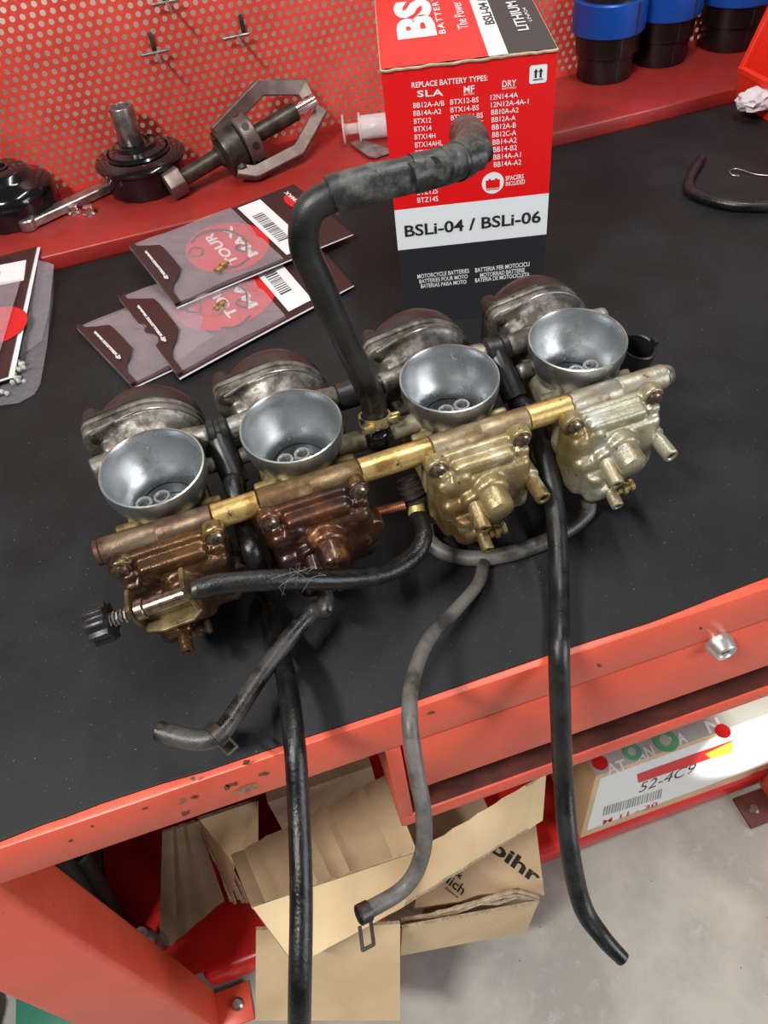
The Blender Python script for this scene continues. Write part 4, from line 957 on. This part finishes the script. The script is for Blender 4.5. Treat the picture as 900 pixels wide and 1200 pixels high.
# middle joint between carburettors two and three carries the tall hose
a0, a1 = TS[1] + 0.044, TS[2] - 0.044
bm = bmesh.new(); cyl(bm, bk(a0, 0.033, 0.121), bk(a0 + 0.018, 0.033, 0.121), 0.0112, seg=20, bev=0.001); cyl(bm, bk(a0 + .01, 0.033, .121), bk(a1, 0.033, 0.121), 0.008, seg=16); obj('fuel_joint', bm, BLACK_PLASTIC, bank)
hb = bz(441, 503, 0.110)                          # base of the tall hose
hbl = BK.inverted() @ hb
bm = bmesh.new(); cyl(bm, bk(TS[1] + 0.03, hbl.y, 0.103), bk(TS[2] - 0.026, hbl.y, 0.103), 0.0085, seg=20, bev=0.001)
obj('fuel_rail_tube', bm, BODY[3], bank)
bm = bmesh.new(); bmesh.ops.create_uvsphere(bm, u_segments=20, v_segments=14, radius=0.0125, matrix=Matrix.Translation(hb - Vector((0, 0.002, 0.006)))); obj('fuel_tee', bm, BLACK_GLOSS, bank)

# --- throttle linkage bits in the middle gap
bm = bmesh.new()
p0, p1 = by(438, 600, 0.392), by(474, 592, 0.392)
lathe(bm, [(0.0035 + (0.0004 if k % 2 else 0), (p1 - p0).length * k / 40) for k in range(41)], frame(p0, p1 - p0), 14); obj('adjuster_thread', bm, COPPER, bank)
el = by(487, 588, 0.395)
bm = bmesh.new(); cyl(bm, el + Vector((-.002, 0.012, 0.016)), el + Vector((0, .002, 0.002)), 0.0085, seg=18, bev=0.001)
for k in range(4):
    d_ = Vector((0.002, -0.010, -0.014)).normalized(); p = el + Vector((-.002, 0.012, 0.016)) + d_ * (0.004 + 0.0045 * k)
    lathe(bm, [(0.007, 0), (0.0098, 0.0008), (0.0098, 0.0024), (0.007, 0.0032)], frame(p, d_), 18, close=True)
obj('cable_elbow', bm, STEEL_DARK, bank)
bm = bmesh.new(); pe = by(489, 605, 0.385); cyl(bm, el, pe, 0.0068, seg=18, bev=0.0008); obj('elbow_collar', bm, BODY[1], bank)

# --- sensor cup at the far end
sb_ = bz(712, 432, 0.098); c0 = bk(TS[3] + 0.0475, 0.020, 0.088)
bm = bmesh.new(); q0 = bz(742, 418, 0.092); ax = (N_ * 0.9 + A_ * 0.15 - B_ * 0.1).normalized()
lathe(bm, [(0, -0.025), (0.0145, -0.025), (0.0155, -0.022), (0.0158, 0.012), (0.0150, 0.0128), (0.0135, 0.012), (0.0130, -0.010), (0, -0.010)], frame(q0, ax), 28)
box(bm, (-0.0165, -0.003, 0.006), (-0.0135, 0.003, 0.016), frame(q0, ax)); box(bm, (0.0125, -0.003, 0.006), (0.0165, 0.003, 0.017), frame(q0, ax))
cyl(bm, bk(TS[3] + 0.034, 0.008, 0.082), q0 - ax * 0.012, 0.009, seg=16)
obj('sensor_cup', bm, BLACK_PLASTIC, bank)

# --- idle adjuster on the first carburettor
M0 = CM[0]
def c0p(x, y, yy): return by(x, y, yy)
Yb = 0.335
k0, k1 = by(160, 716, Yb), by(221, 694, Yb - 0.002)
dk = (k1 - k0).normalized(); br_n = Vector((0, -0.75, 0.66))
dn = (Vector((0, -1, 0)) - dk * Vector((0, -1, 0)).dot(dk)).normalized(); dz = dk.cross(dn); dz = dz if dz.z > 0 else -dz
Lk = (k1 - k0).length
FB = Matrix(((dk.x, dn.x, dz.x, k0.x), (dk.y, dn.y, dz.y, k0.y), (dk.z, dn.z, dz.z, k0.z), (0, 0, 0, 1)))
bm = bmesh.new()
prism(bm, [(-0.003, -0.012), (Lk + 0.002, -0.012), (Lk + 0.003, 0.006), (Lk - 0.004, 0.012), (0.012, 0.012), (0.0, 0.008), (-0.003, 0.0)], 0.0028, FB @ Matrix.Translation((0, 0, -0.016)), bev=0.0008)
box(bm, (-0.0035, -0.012, -0.0155), (-0.0005, 0.006, 0.010), FB, bev=0.0008); box(bm, (Lk - 0.001, -0.012, -0.0155), (Lk + 0.0022, 0.006, 0.0125), FB, bev=0.0008)
bracket = obj('idle_bracket', bm, mat('olive_bracket', (0.27, 0.21, 0.10), 0.34, 0.6, col2=(0.10, 0.065, 0.03), scale=40, bump=0.3), bank)
bm = bmesh.new(); cyl(bm, FB @ Vector((0.006, 0, 0)), FB @ Vector((Lk, 0, 0)), 0.0055, seg=18, bev=0.0006); cyl(bm, FB @ Vector((0.0, 0, 0)), FB @ Vector((0.006, 0, 0)), 0.0072, seg=18, bev=0.0006); obj('idle_barrel', bm, SCREW, bracket)
bm = bmesh.new()
tube(bm, [FB @ Vector((-0.018 + 0.016 * t / 40, 0.0042 * math.cos(t * 0.95), 0.0042 * math.sin(t * 0.95))) for t in range(41)], 0.0011, 6, 1, smooth=False)
cyl(bm, FB @ Vector((-0.02, 0, 0)), FB @ Vector((0, 0, 0)), 0.003, seg=12); obj('adjuster_spring', bm, STEEL, bracket)
bm = bmesh.new(); kp0 = FB @ Vector((-0.0175, 0, 0))
poly = []
for k in range(36):
    a = 2 * math.pi * k / 36; rr = 0.0125 + 0.0012 * (1 if (k % 4) < 2 else -1); poly.append((rr * math.cos(a), rr * math.sin(a)))
prism(bm, poly, 0.0135, frame(kp0, -dk), bev=0.0004); cyl(bm, kp0 - dk * 0.0135, kp0 - dk * 0.0150, 0.009, seg=20, bev=0.0005)
obj('idle_knob', bm, BLACK_PLASTIC, bank)
bm = bmesh.new(); cyl(bm, M0 @ Vector((-0.010, -0.08, 0.090)), FB @ Vector((Lk * 0.55, -0.008, -0.012)), 0.0075, seg=16); obj('bracket_stay', bm, BOWL[0], bank)
ce = by(240, 688, Yb - 0.004)
bm = bmesh.new(); cyl(bm, k1, k1 + dk * 0.008, 0.0062, seg=16); obj('cable_ferrule', bm, STEEL_DARK, bank)

# ================================================================== HOSES
hose('idle_cable', [k1 + dk * 0.006, by(262, 684, 0.332), by(330, 679, 0.330), by(400, 679, 0.332), by(450, 672, 0.340), by(484, 652, 0.352), by(496, 628, 0.366), pe], 0.0072, HOSE_OILY,
     'black sheathed cable looping in front of the copper bowls, from idle bracket to brass elbow', hollow=0)
# tall taped hose
Yh = 0.442
hp = [hb + Vector((0, 0, 0.004)), by(437, 470, 0.452), by(424, 440, 0.446), by(398, 388, Yh), by(374, 330, Yh), by(357, 290, Yh), by(360, 252, Yh), by(383, 232, Yh), by(425, 218, Yh), by(480, 205, Yh), by(522, 194, Yh + .002), by(545, 184, Yh + .014), by(553, 170, Yh + .036), by(550, 160, Yh + .064), by(546, 156, Yh + .09)]
th = root('taped_hose', 'thick black hose rising from the middle of the bank, its upper end wrapped in tape', 'hose', hb)
def rh(t): return 0.0102 - 0.0006 * min(1, t * 4)
bm = bmesh.new(); tube(bm, hp[:9], rh, 22, 10, hollow=0.6); obj('rubber_tube', bm, HOSE, th, 50)
pts = spline(hp, 14); i0 = 7 * 14 + 2
cutp = [i0, i0 + 14, i0 + 27, i0 + 38, i0 + 46, len(pts) - 1]
for k in range(5):
    seg_ = pts[cutp[k]: cutp[k + 1] + 1 + (2 if k < 4 else 0)]
    rr = (0.0118, 0.0112, 0.0116, 0.0114, 0.0120)[k]
    bm = bmesh.new(); tube(bm, seg_, (lambda t, rr=rr: rr - 0.0006 * t + (0.0016 * max(0, (t - .5)) if rr == 0.0120 else 0)), 26, 1, smooth=False, hollow=0.72 if k == 4 else 0.8, wob=0.02); obj('tape_wrap', bm, TAPE, th, 50)
cl = root('hose_clamp', 'corroded golden spring clamp around the foot of the tall taped hose', 'clamp', hb)
ah = (hp[1] - hp[0]).normalized()
bm = bmesh.new(); lathe(bm, [(0.0108, 0), (0.0128, 0), (0.0128, 0.008), (0.0108, 0.008)], frame(hp[0] + ah * 0.0015, ah), 26, close=True); obj('band', bm, CLAMP_GOLD, cl)
bm = bmesh.new()
for s, q in ((1, (0.0155, -0.002, 0.001)), (-1, (-0.008, -0.012, 0.003)), (1, (0.012, -.009, 0.004))):
    p = hp[0] + Vector(q) + ah * 0.004; box(bm, p - Vector((0.004, 0.0015, 0.0035)), p + Vector((0.004, 0.0015, 0.0035)), bev=0.0008)
obj('ears', bm, CLAMP_GOLD, cl)

pts = [bk(am1 + .003, -0.005, 0.097), by(273, 568, 0.428), by(286, 618, 0.398), by(298, 655, 0.375), bz(309, 690, 0.014), bz(321, 735, 0.018), by(336, 800, 0.296), by(345, 870, 0.248), by(350, 950, 0.213), by(353, 1050, 0.170), by(351, 1190, 0.117), by(350, 1330, 0.075)]
hose('breather_hose', pts, 0.0074, HOSE_OILY, 'long oily black hose from between the two copper carburettors out over the bench edge', n=14)
pts = [bk(am3 + .003, -0.005, 0.097), by(622, 487, 0.428), by(637, 530, 0.402), by(648, 580, 0.375), by(653, 625, 0.348), by(655, 690, 0.31), by(655, 760, 0.264), by(657, 840, 0.236), by(660, 910, 0.214), by(667, 990, 0.176), by(682, 1060, 0.142), by(706, 1098, 0.118), by(730, 1124, 0.101)]
hose('breather_hose', pts, lambda t: 0.0079 - 0.0020 * max(0, (t - 0.84) / 0.16), HOSE, 'long black hose hanging over the drawer front, from between the two golden carburettors', n=14)
# pale loop and its branch over the edge
hose('drain_hose', [bz(497, 612, 0.030), bz(503, 634, 0.012), bz(528, 650, 0.0075), bz(570, 654, 0.007), bz(620, 642, 0.007), bz(660, 624, 0.007), bz(686, 603, 0.009), bz(690, 588, 0.018)], 0.0067, HOSE_GREY,
     'pale grey hose looping on the mat in front of the golden bowls')
pts = [bz(567, 660, 0.008), bz(560, 684, 0.014), bz(535, 714, 0.026), bz(502, 750, 0.044), bz(484, 795, 0.062), by(480, 840, 0.224), by(487, 900, 0.200), by(496, 950, 0.182), by(495, 1000, 0.168), by(474, 1040, 0.158), by(424, 1071, 0.150)]
hose('drain_hose', pts, lambda t: 0.0050 + 0.0004 * t, HOSE_GREY, 'worn grey brown hose snaking over the bench edge, wire clip on its end', n=14)
def wire_clip(name, c, ax, rr, lb, down, wdt, ln):
    r = root(name, lb, 'clip', c); ax = ax.normalized()
    bm = bmesh.new(); lathe(bm, [(rr, 0), (rr + 0.0009, 0), (rr + 0.0009, 0.007), (rr, 0.007)], frame(c - ax * 0.0035, ax), 22, close=True); obj('band', bm, STEEL_DARK, r)
    s = down.cross(ax).normalized(); s = ax
    b0 = c + down * (rr + 0.0006)
    bm = bmesh.new(); L_ = [b0 - s * wdt, b0 - s * wdt + down * ln, b0 + s * wdt + down * ln, b0 + s * wdt]
    for a_, b_ in zip(L_[:-1], L_[1:]): cyl(bm, a_, b_, 0.0012, seg=8)
    bmesh.ops.create_uvsphere(bm, u_segments=8, v_segments=6, radius=0.0011, matrix=Matrix.Translation(L_[1])); bmesh.ops.create_uvsphere(bm, u_segments=8, v_segments=6, radius=0.0011, matrix=Matrix.Translation(L_[2]))
    obj('loop', bm, STEEL_DARK, r)
e1, e0 = by(424, 1071, 0.150), by(440, 1063, 0.152)
wire_clip('hose_clip', e1 * 0.85 + e0 * 0.15, e0 - e1, 0.0056, 'dark wire clip on the end of the grey brown hose hanging below the bench', (bz(427, 1095, e1.z) - e1).normalized(), 0.0040, 0.0135)
q = CARB[1]
dn_ = CM[1] @ Vector((-0.0145, -0.109, 0.0655))
pts = [dn_ + Vector((0, 0.006, 0.001)), dn_ + Vector((-0.003, -0.006, -0.003)), bz(370, 714, 0.046), bz(345, 740, 0.043), bz(310, 785, 0.043), bz(283, 825, 0.044), bz(262, 855, 0.045), bz(245, 866, 0.045), bz(222, 866, 0.045), bz(186, 857, 0.046)]
hose('drain_hose', pts, lambda t: 0.0061 + 0.0010 * t, HOSE_GREY if False else mat('scuffed_black_hose', (0.065, 0.06, 0.055), 0.42, col2=(0.006, 0.006, 0.006), scale=26, lo=0.42, hi=0.56, rough2=0.2, bump=0.4, bscale=350),
     'short scuffed hose bending left across the mat from the reddish copper bowl, open end shiny', n=14)
c_ = bz(255, 861, 0.045)
wire_clip('hose_clip', c_, bz(275, 836, 0.045) - bz(240, 867, 0.045), 0.0072, 'dark wire clip at the bend of the short scuffed hose', (bz(271, 878, 0.045) - c_).normalized(), 0.0040, 0.009)

# loose fibres caught on the cable
bm = bmesh.new(); rng = random.Random(21)
for k in range(6):
    x, y = rng.uniform(340, 382), rng.uniform(668, 688); yy = 0.322
    tube(bm, [by(x, y, yy), by(x + rng.uniform(-14, 10), y + rng.uniform(-14, 4), yy), by(x + rng.uniform(-24, 0), y + rng.uniform(-14, 10), yy - .002), by(x + rng.uniform(-34, -8), y + rng.uniform(0, 30), yy)], 0.00009, 4, 6)
o = tag(obj('stray_fibres', bm, INK_GREY), 'fine pale fibres caught on the cable in front of the copper bowls', 'fibres'); o['kind'] = 'stuff'

# ================================================================== UNDER THE BENCH
ca = root('open_carton', 'torn brown cardboard carton on the lower shelf, flaps folded open towards the viewer', 'box', (-0.08, 0.45, -0.70))
def flap(name, pts, m, th=0.004, curve=0):
    bm = bmesh.new(); P = [by(*p) for p in pts]; sheet(bm, P, th, mi=0, mi_edge=1); return obj(name, bm, [m, CARD_EDGE], ca, flat=True)
def corr(name, quad_, m, n=26, amp=0.0022, th=0.004):    # flap with visible flutes: ribs run across
    P = [by(*p) for p in quad_]; nr = (P[1] - P[0]).cross(P[3] - P[0]).normalized(); rng = random.Random(len(name))
    t = bmesh.new(); offs = [rng.uniform(-1, 1) * amp for _ in range(n + 1)]; g = []
    for i in range(n + 1):
        u = i / n; rowv = []
        for j in range(7):
            v = j / 6; p = (P[0] * (1 - u) + P[1] * u) * (1 - v) + (P[3] * (1 - u) + P[2] * u) * v
            rowv.append((t.verts.new(p + nr * offs[i]), t.verts.new(p + nr * (offs[i] - th))))
        g.append(rowv)
    for i in range(n):
        for j in range(6):
            t.faces.new((g[i][j][0], g[i + 1][j][0], g[i + 1][j + 1][0], g[i][j + 1][0])); t.faces.new((g[i][j][1], g[i][j + 1][1], g[i + 1][j + 1][1], g[i + 1][j][1]))
        for j in (0, 6): f = t.faces.new((g[i][j][0], g[i][j][1], g[i + 1][j][1], g[i + 1][j][0])); f.material_index = 1
    for i in (0, n):
        for j in range(6): f = t.faces.new((g[i][j][0], g[i][j + 1][0], g[i][j + 1][1], g[i][j][1])); f.material_index = 1
    bmesh.ops.recalc_face_normals(t, faces=t.faces)
    return obj(name, t, [m, CARD_EDGE], ca, 25)
flap('front_panel', [(300, 1086, .272), (468, 1079, .246), (468, 1192, .190), (299, 1192, .230)], CARDBOARD)
corr('ribbed_flap', [(272, 1005, .395), (455, 912, .41), (490, 1000, .305), (296, 1066, .285)], CARDBOARD)
corr('folded_lip', [(295, 1063, .281), (491, 997, .301), (472, 1062, .240), (345, 1131, .226)], CARDBOARD_PALE, n=14, amp=0.0010)
corr('long_flap', [(488, 1001, .305), (640, 908, .375), (636, 962, .345), (468, 1066, .243)], CARDBOARD_PALE, n=16, amp=0.0014)
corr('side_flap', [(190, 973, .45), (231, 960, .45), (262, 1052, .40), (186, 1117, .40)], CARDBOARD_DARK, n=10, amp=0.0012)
flap('inner_panel', [(231, 958, .45), (300, 935, .47), (300, 1000, .45), (272, 1010, .40), (270, 1050, .40)], CARDBOARD, 0.006)
bm = bmesh.new(); rng = random.Random(8)
for k in range(5):
    x0_, y0_ = 232, 962
    tube(bm, [by(231 + 2 * k + rng.uniform(-2, 2) + s * (8 + 0.6 * k), 960 + s * 19 + rng.uniform(-3, 3), .447 - .006 * s) for s in range(6)], 0.0026, 6, 4, wob=0.6)
obj('torn_edge', bm, CARD_EDGE, ca)
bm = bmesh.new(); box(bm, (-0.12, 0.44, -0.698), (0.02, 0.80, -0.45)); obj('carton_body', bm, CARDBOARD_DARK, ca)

# carton with the printed lid
pc_ = root('printed_carton', 'torn brown carton with black lettering on the lower shelf, beside the open carton', 'box', (0.08, 0.33, -0.70))
yb, zt, zb = 0.255, -0.585, -0.698
fl, frr = by(469, 1082, yb), by(631, 1053, yb)
q = [by(470, 1084, .247), by(629, 1055, .252), by(615, 1089, .252), by(468, 1116, .247)]
bm = bmesh.new(); sheet(bm, q, 0.004, mi_edge=1); obj('front_panel', bm, [CARDBOARD, CARD_EDGE], pc_, flat=True)
lidp = [by(470, 1078, .262), by(498, 1045, .285), by(573, 993, .335), by(627, 958, .370), by(638, 1050, .262)]
ln = (lidp[4] - lidp[0]).cross(lidp[3] - lidp[0]).normalized(); ln = ln if ln.z > 0 else -ln
lidp = [bpl(x, y, lidp[4], ln) for x, y in ((488, 1050), (503, 1040), (573, 993), (627, 958), (638, 1049), (606, 1040), (590, 1046), (562, 1048), (540, 1056), (500, 1062), (486, 1064))]
bm = bmesh.new(); sheet(bm, lidp, 0.004, mi_edge=1, nrm=ln); obj('lid', bm, [CARDBOARD, CARD_EDGE], pc_, flat=True)
LD = lambda x, y: bpl(x, y, lidp[4], ln)
for s, a, b, c_ in (('bihr', (574, 996), (628, 1037), (583, 983)), ('&', (531, 1024), (540, 1031), (536, 1016)), ('rlich', (517, 1030), (541, 1049), (523, 1021)), ('Store', (521, 1041), (536, 1053), (523, 1039))):
    lettering(s, LD(*a), LD(*b), LD(*c_), ln, INK_BLACK, pc_, 0.03 if s == 'bihr' else 0.015)
bm = bmesh.new(); rng = random.Random(31)
for k in range(3):
    tube(bm, [by(x, y + 3 * k + rng.uniform(-2, 2), .256) for x, y in ((469, 1080), (500, 1074), (535, 1064), (562, 1055), (585, 1050), (606, 1046), (630, 1052))], 0.0024, 6, 5, wob=0.7)
obj('torn_edge', bm, CARD_EDGE, pc_)
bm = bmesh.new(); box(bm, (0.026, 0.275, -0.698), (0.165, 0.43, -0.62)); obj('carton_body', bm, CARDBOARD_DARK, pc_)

# white labelled carton
wc = root('labelled_carton', 'brown carton with grey printed lid and big white address label on the lower shelf', 'box', (0.5, 0.45, -0.698))
yf = 0.338
wl = by(698, 910, yf).x; zt = by(698, 910, yf).z; zt2 = zt; xr = 0.615
t = bmesh.new(); lo_, hi_ = Vector((wl, yf, -0.698)), Vector((xr, 0.62, zt))
box(t, lo_, hi_, bev=0.0015); obj('carton_body', t, CARDBOARD, wc)
zt = -0.452
WP = lambda x, y: by(x, y, yf)
zup = hi_.z
lid = [Vector((wl + .002, yf, zup)), Vector((xr, yf, zup)), Vector((xr, 0.60, zup)), Vector((wl + .002, 0.60, zup))]
decal(lid, (0, 0, 1), mat('lid_print', (0.46, 0.47, 0.44), 0.5), wc, 'printed_lid', .0005)
xa, xb = wl + 0.008, xr - 0.012
za_, zb_ = zup - 0.012, -0.672
decal([Vector((xa, yf, zb_)), Vector((xb, yf, zb_)), Vector((xb, yf, za_)), Vector((xa, yf, za_))], ny, BOX_WHITE, wc, 'address_label')
def WD(pts, m, name, e=.0006): return decal([WP(*p) for p in pts], ny, m, wc, name, e)
WD([(746, 907), (748, 917), (858, 880), (858, 867)], INK_RED, 'red_strip')
WD([(826, 883), (834, 889), (858, 881), (858, 868)], INK_YELLOW, 'yellow_flash', .0009)
bm = bmesh.new(); rng = random.Random(17); x = 708
while x < 776:
    wv = rng.uniform(.8, 2.2); s_ = -0.31; y = 945 + (x - 708) * s_
    quad(bm, [WP(a_, b_) + Vector((0, -.0006, 0)) for a_, b_ in ((x - 2, y + 11), (x + wv - 2, y + 11 + s_ * wv), (x + wv, y + s_ * wv), (x, y))], 0); x += wv + rng.uniform(.7, 1.6)
obj('barcode', bm, INK_GREY, wc, flat=True)
lettering('M 11 - 30', WP(706, 966), WP(770, 944), WP(706.5, 961), ny, INK_RED, wc, 0.02)
lettering('52-4C9', WP(748, 929), WP(812, 905), WP(752, 917), ny, INK_BLACK, wc, 0.0)
uz = Vector((0, 0, 1)); LP = lambda x, y: bz(x, y, zup)
for s, a_, b_, c_, m in (('AT', (713, 909), (736, 901), (708, 897), INK_WHITE), ('AN', (748, 893), (769, 886), (742, 880), INK_WHITE), ('VA', (789, 876), (806, 869), (783, 864), INK_WHITE), ('N', (831, 860), (847, 854), (824, 846), INK_WHITE)):
    lettering(s, LP(*a_), LP(*b_), LP(*c_), uz, m, wc, 0.03, eps=.0009)
for x, y, r0_, m in ((703, 894, .010, INK_RED), (847, 857, .010, INK_RED), (741, 881, .012, INK_GREEN), (780, 868, .016, INK_GREEN)):
    bm = bmesh.new(); q_ = LP(x, y); ri_ = r0_ * 0.5 if m is INK_GREEN else 0.0001
    lathe(bm, [(ri_, 0), (r0_, 0), (r0_, 0.0004), (ri_, 0.0004)], Matrix.Translation((q_.x, q_.y, zup + .0006)), 24, close=True); obj('printed_ring' if m is INK_GREEN else 'printed_dot', bm, m, wc)

bm = bmesh.new(); sheet(bm, [by(452, 1045, .292), by(505, 1040, .305), by(490, 1075, .290), by(452, 1092, .285)], 0.003); obj('inner_panel', bm, CARDBOARD_DARK, pc_, flat=True)  # dark sheet added in the gap to stand in for the shaded carton interior
# things in the shade under the bench top
def gen_box(name, lo, hi, m, lb, cat, bev=0.003):
    bm = bmesh.new(); box(bm, lo, hi, bev=bev); return tag(obj(name, bm, m), lb, cat)
p = by(345, 955, 0.62)
gen_box('grey_carton', (p.x - 0.10, 0.62, -0.698), (p.x + 0.12, 0.80, p.z + 0.10), mat('dusty_carton', (0.28, 0.23, 0.20), 0.8, col2=(0.20, 0.15, 0.13), scale=12), 'dusty pinkish grey carton at the back of the lower shelf', 'box')
bm = bmesh.new(); c = by(313, 965, 0.585); lathe(bm, [(0, 0), (0.03, 0), (0.032, 0.003), (0.032, 0.05), (0.026, 0.06), (0, 0.06)], frame(c, (0.2, 0.9, -0.1)), 24)
tag(obj('dark_canister', bm, BLACK_GLOSS), 'dark round canister leaning against the dusty grey carton', 'canister')
a1_, b1_ = by(60, 1010, 0.40), by(150, 1120, 0.385)
for k, dx in enumerate((0, 28)):
    bm = bmesh.new(); cyl(bm, by(62 + dx, 1000, 0.43 + .03 * k), by(146 + dx * 0.6, 1122, 0.41 + .03 * k), 0.0145, seg=18, bev=0.003)
    tag(obj('black_tube', bm, BLACK_FABRIC), ('black padded tube leaning behind the red bench leg, the lower one', 'black padded tube leaning behind the red bench leg, the upper one')[k], 'tube', 'black padded tubes')
g0 = by(95, 1040, 0.50); bm = bmesh.new(); tube(bm, [by(78, 1010, .51), by(100, 1035, .50), by(128, 1072, .49), by(140, 1100, .48)], lambda t: 0.020 - 0.004 * t, 16, 8); tag(obj('green_garden_tool', bm, GREEN_PL), 'green plastic tool handle behind the black padded tubes', 'tool')
bm = bmesh.new(); c = by(207, 1128, 0.40); c.z = -0.698; lathe(bm, [(0, 0), (0.013, 0), (0.014, 0.002), (0.014, 0.06), (0.010, 0.066), (0.010, 0.072), (0, 0.072)], Matrix.Translation(c), 22)
tag(obj('metal_bottle', bm, STEEL), 'shiny metal bottle on the lower shelf beside the red bench leg', 'bottle')
p = by(185, 1060, 0.62); gen_box('black_case', (p.x - 0.035, 0.62, -0.698), (p.x + 0.03, 0.75, -0.16), BLACK_FABRIC, 'tall black case standing at the back of the lower shelf', 'case')
p = bz(75, 1215, FLOOR_Z); gen_box('green_crate', (p.x - 0.05, p.y - 0.04, FLOOR_Z), (p.x + 0.05, p.y + 0.12, FLOOR_Z + 0.05), GREEN_PL, 'green plastic crate on the floor under the red bench leg', 'crate', 0.006)
p = bz(15, 1210, FLOOR_Z); bm = bmesh.new(); rng = random.Random(12); bmesh.ops.create_icosphere(bm, subdivisions=3, radius=0.07)
for v in bm.verts: v.co = v.co * (1 + rng.uniform(-.12, .12)); v.co.z = max(-0.04, v.co.z * 0.6)
for v in bm.verts: v.co += Vector((p.x - 0.09, p.y + 0.02, FLOOR_Z + 0.0405))
tag(obj('oily_rag', bm, mat('brown_rag', (0.10, 0.065, 0.035), 0.9, col2=(0.03, 0.025, 0.02), scale=40), ang=80), 'crumpled brown rag on the floor beside the green crate', 'rag')
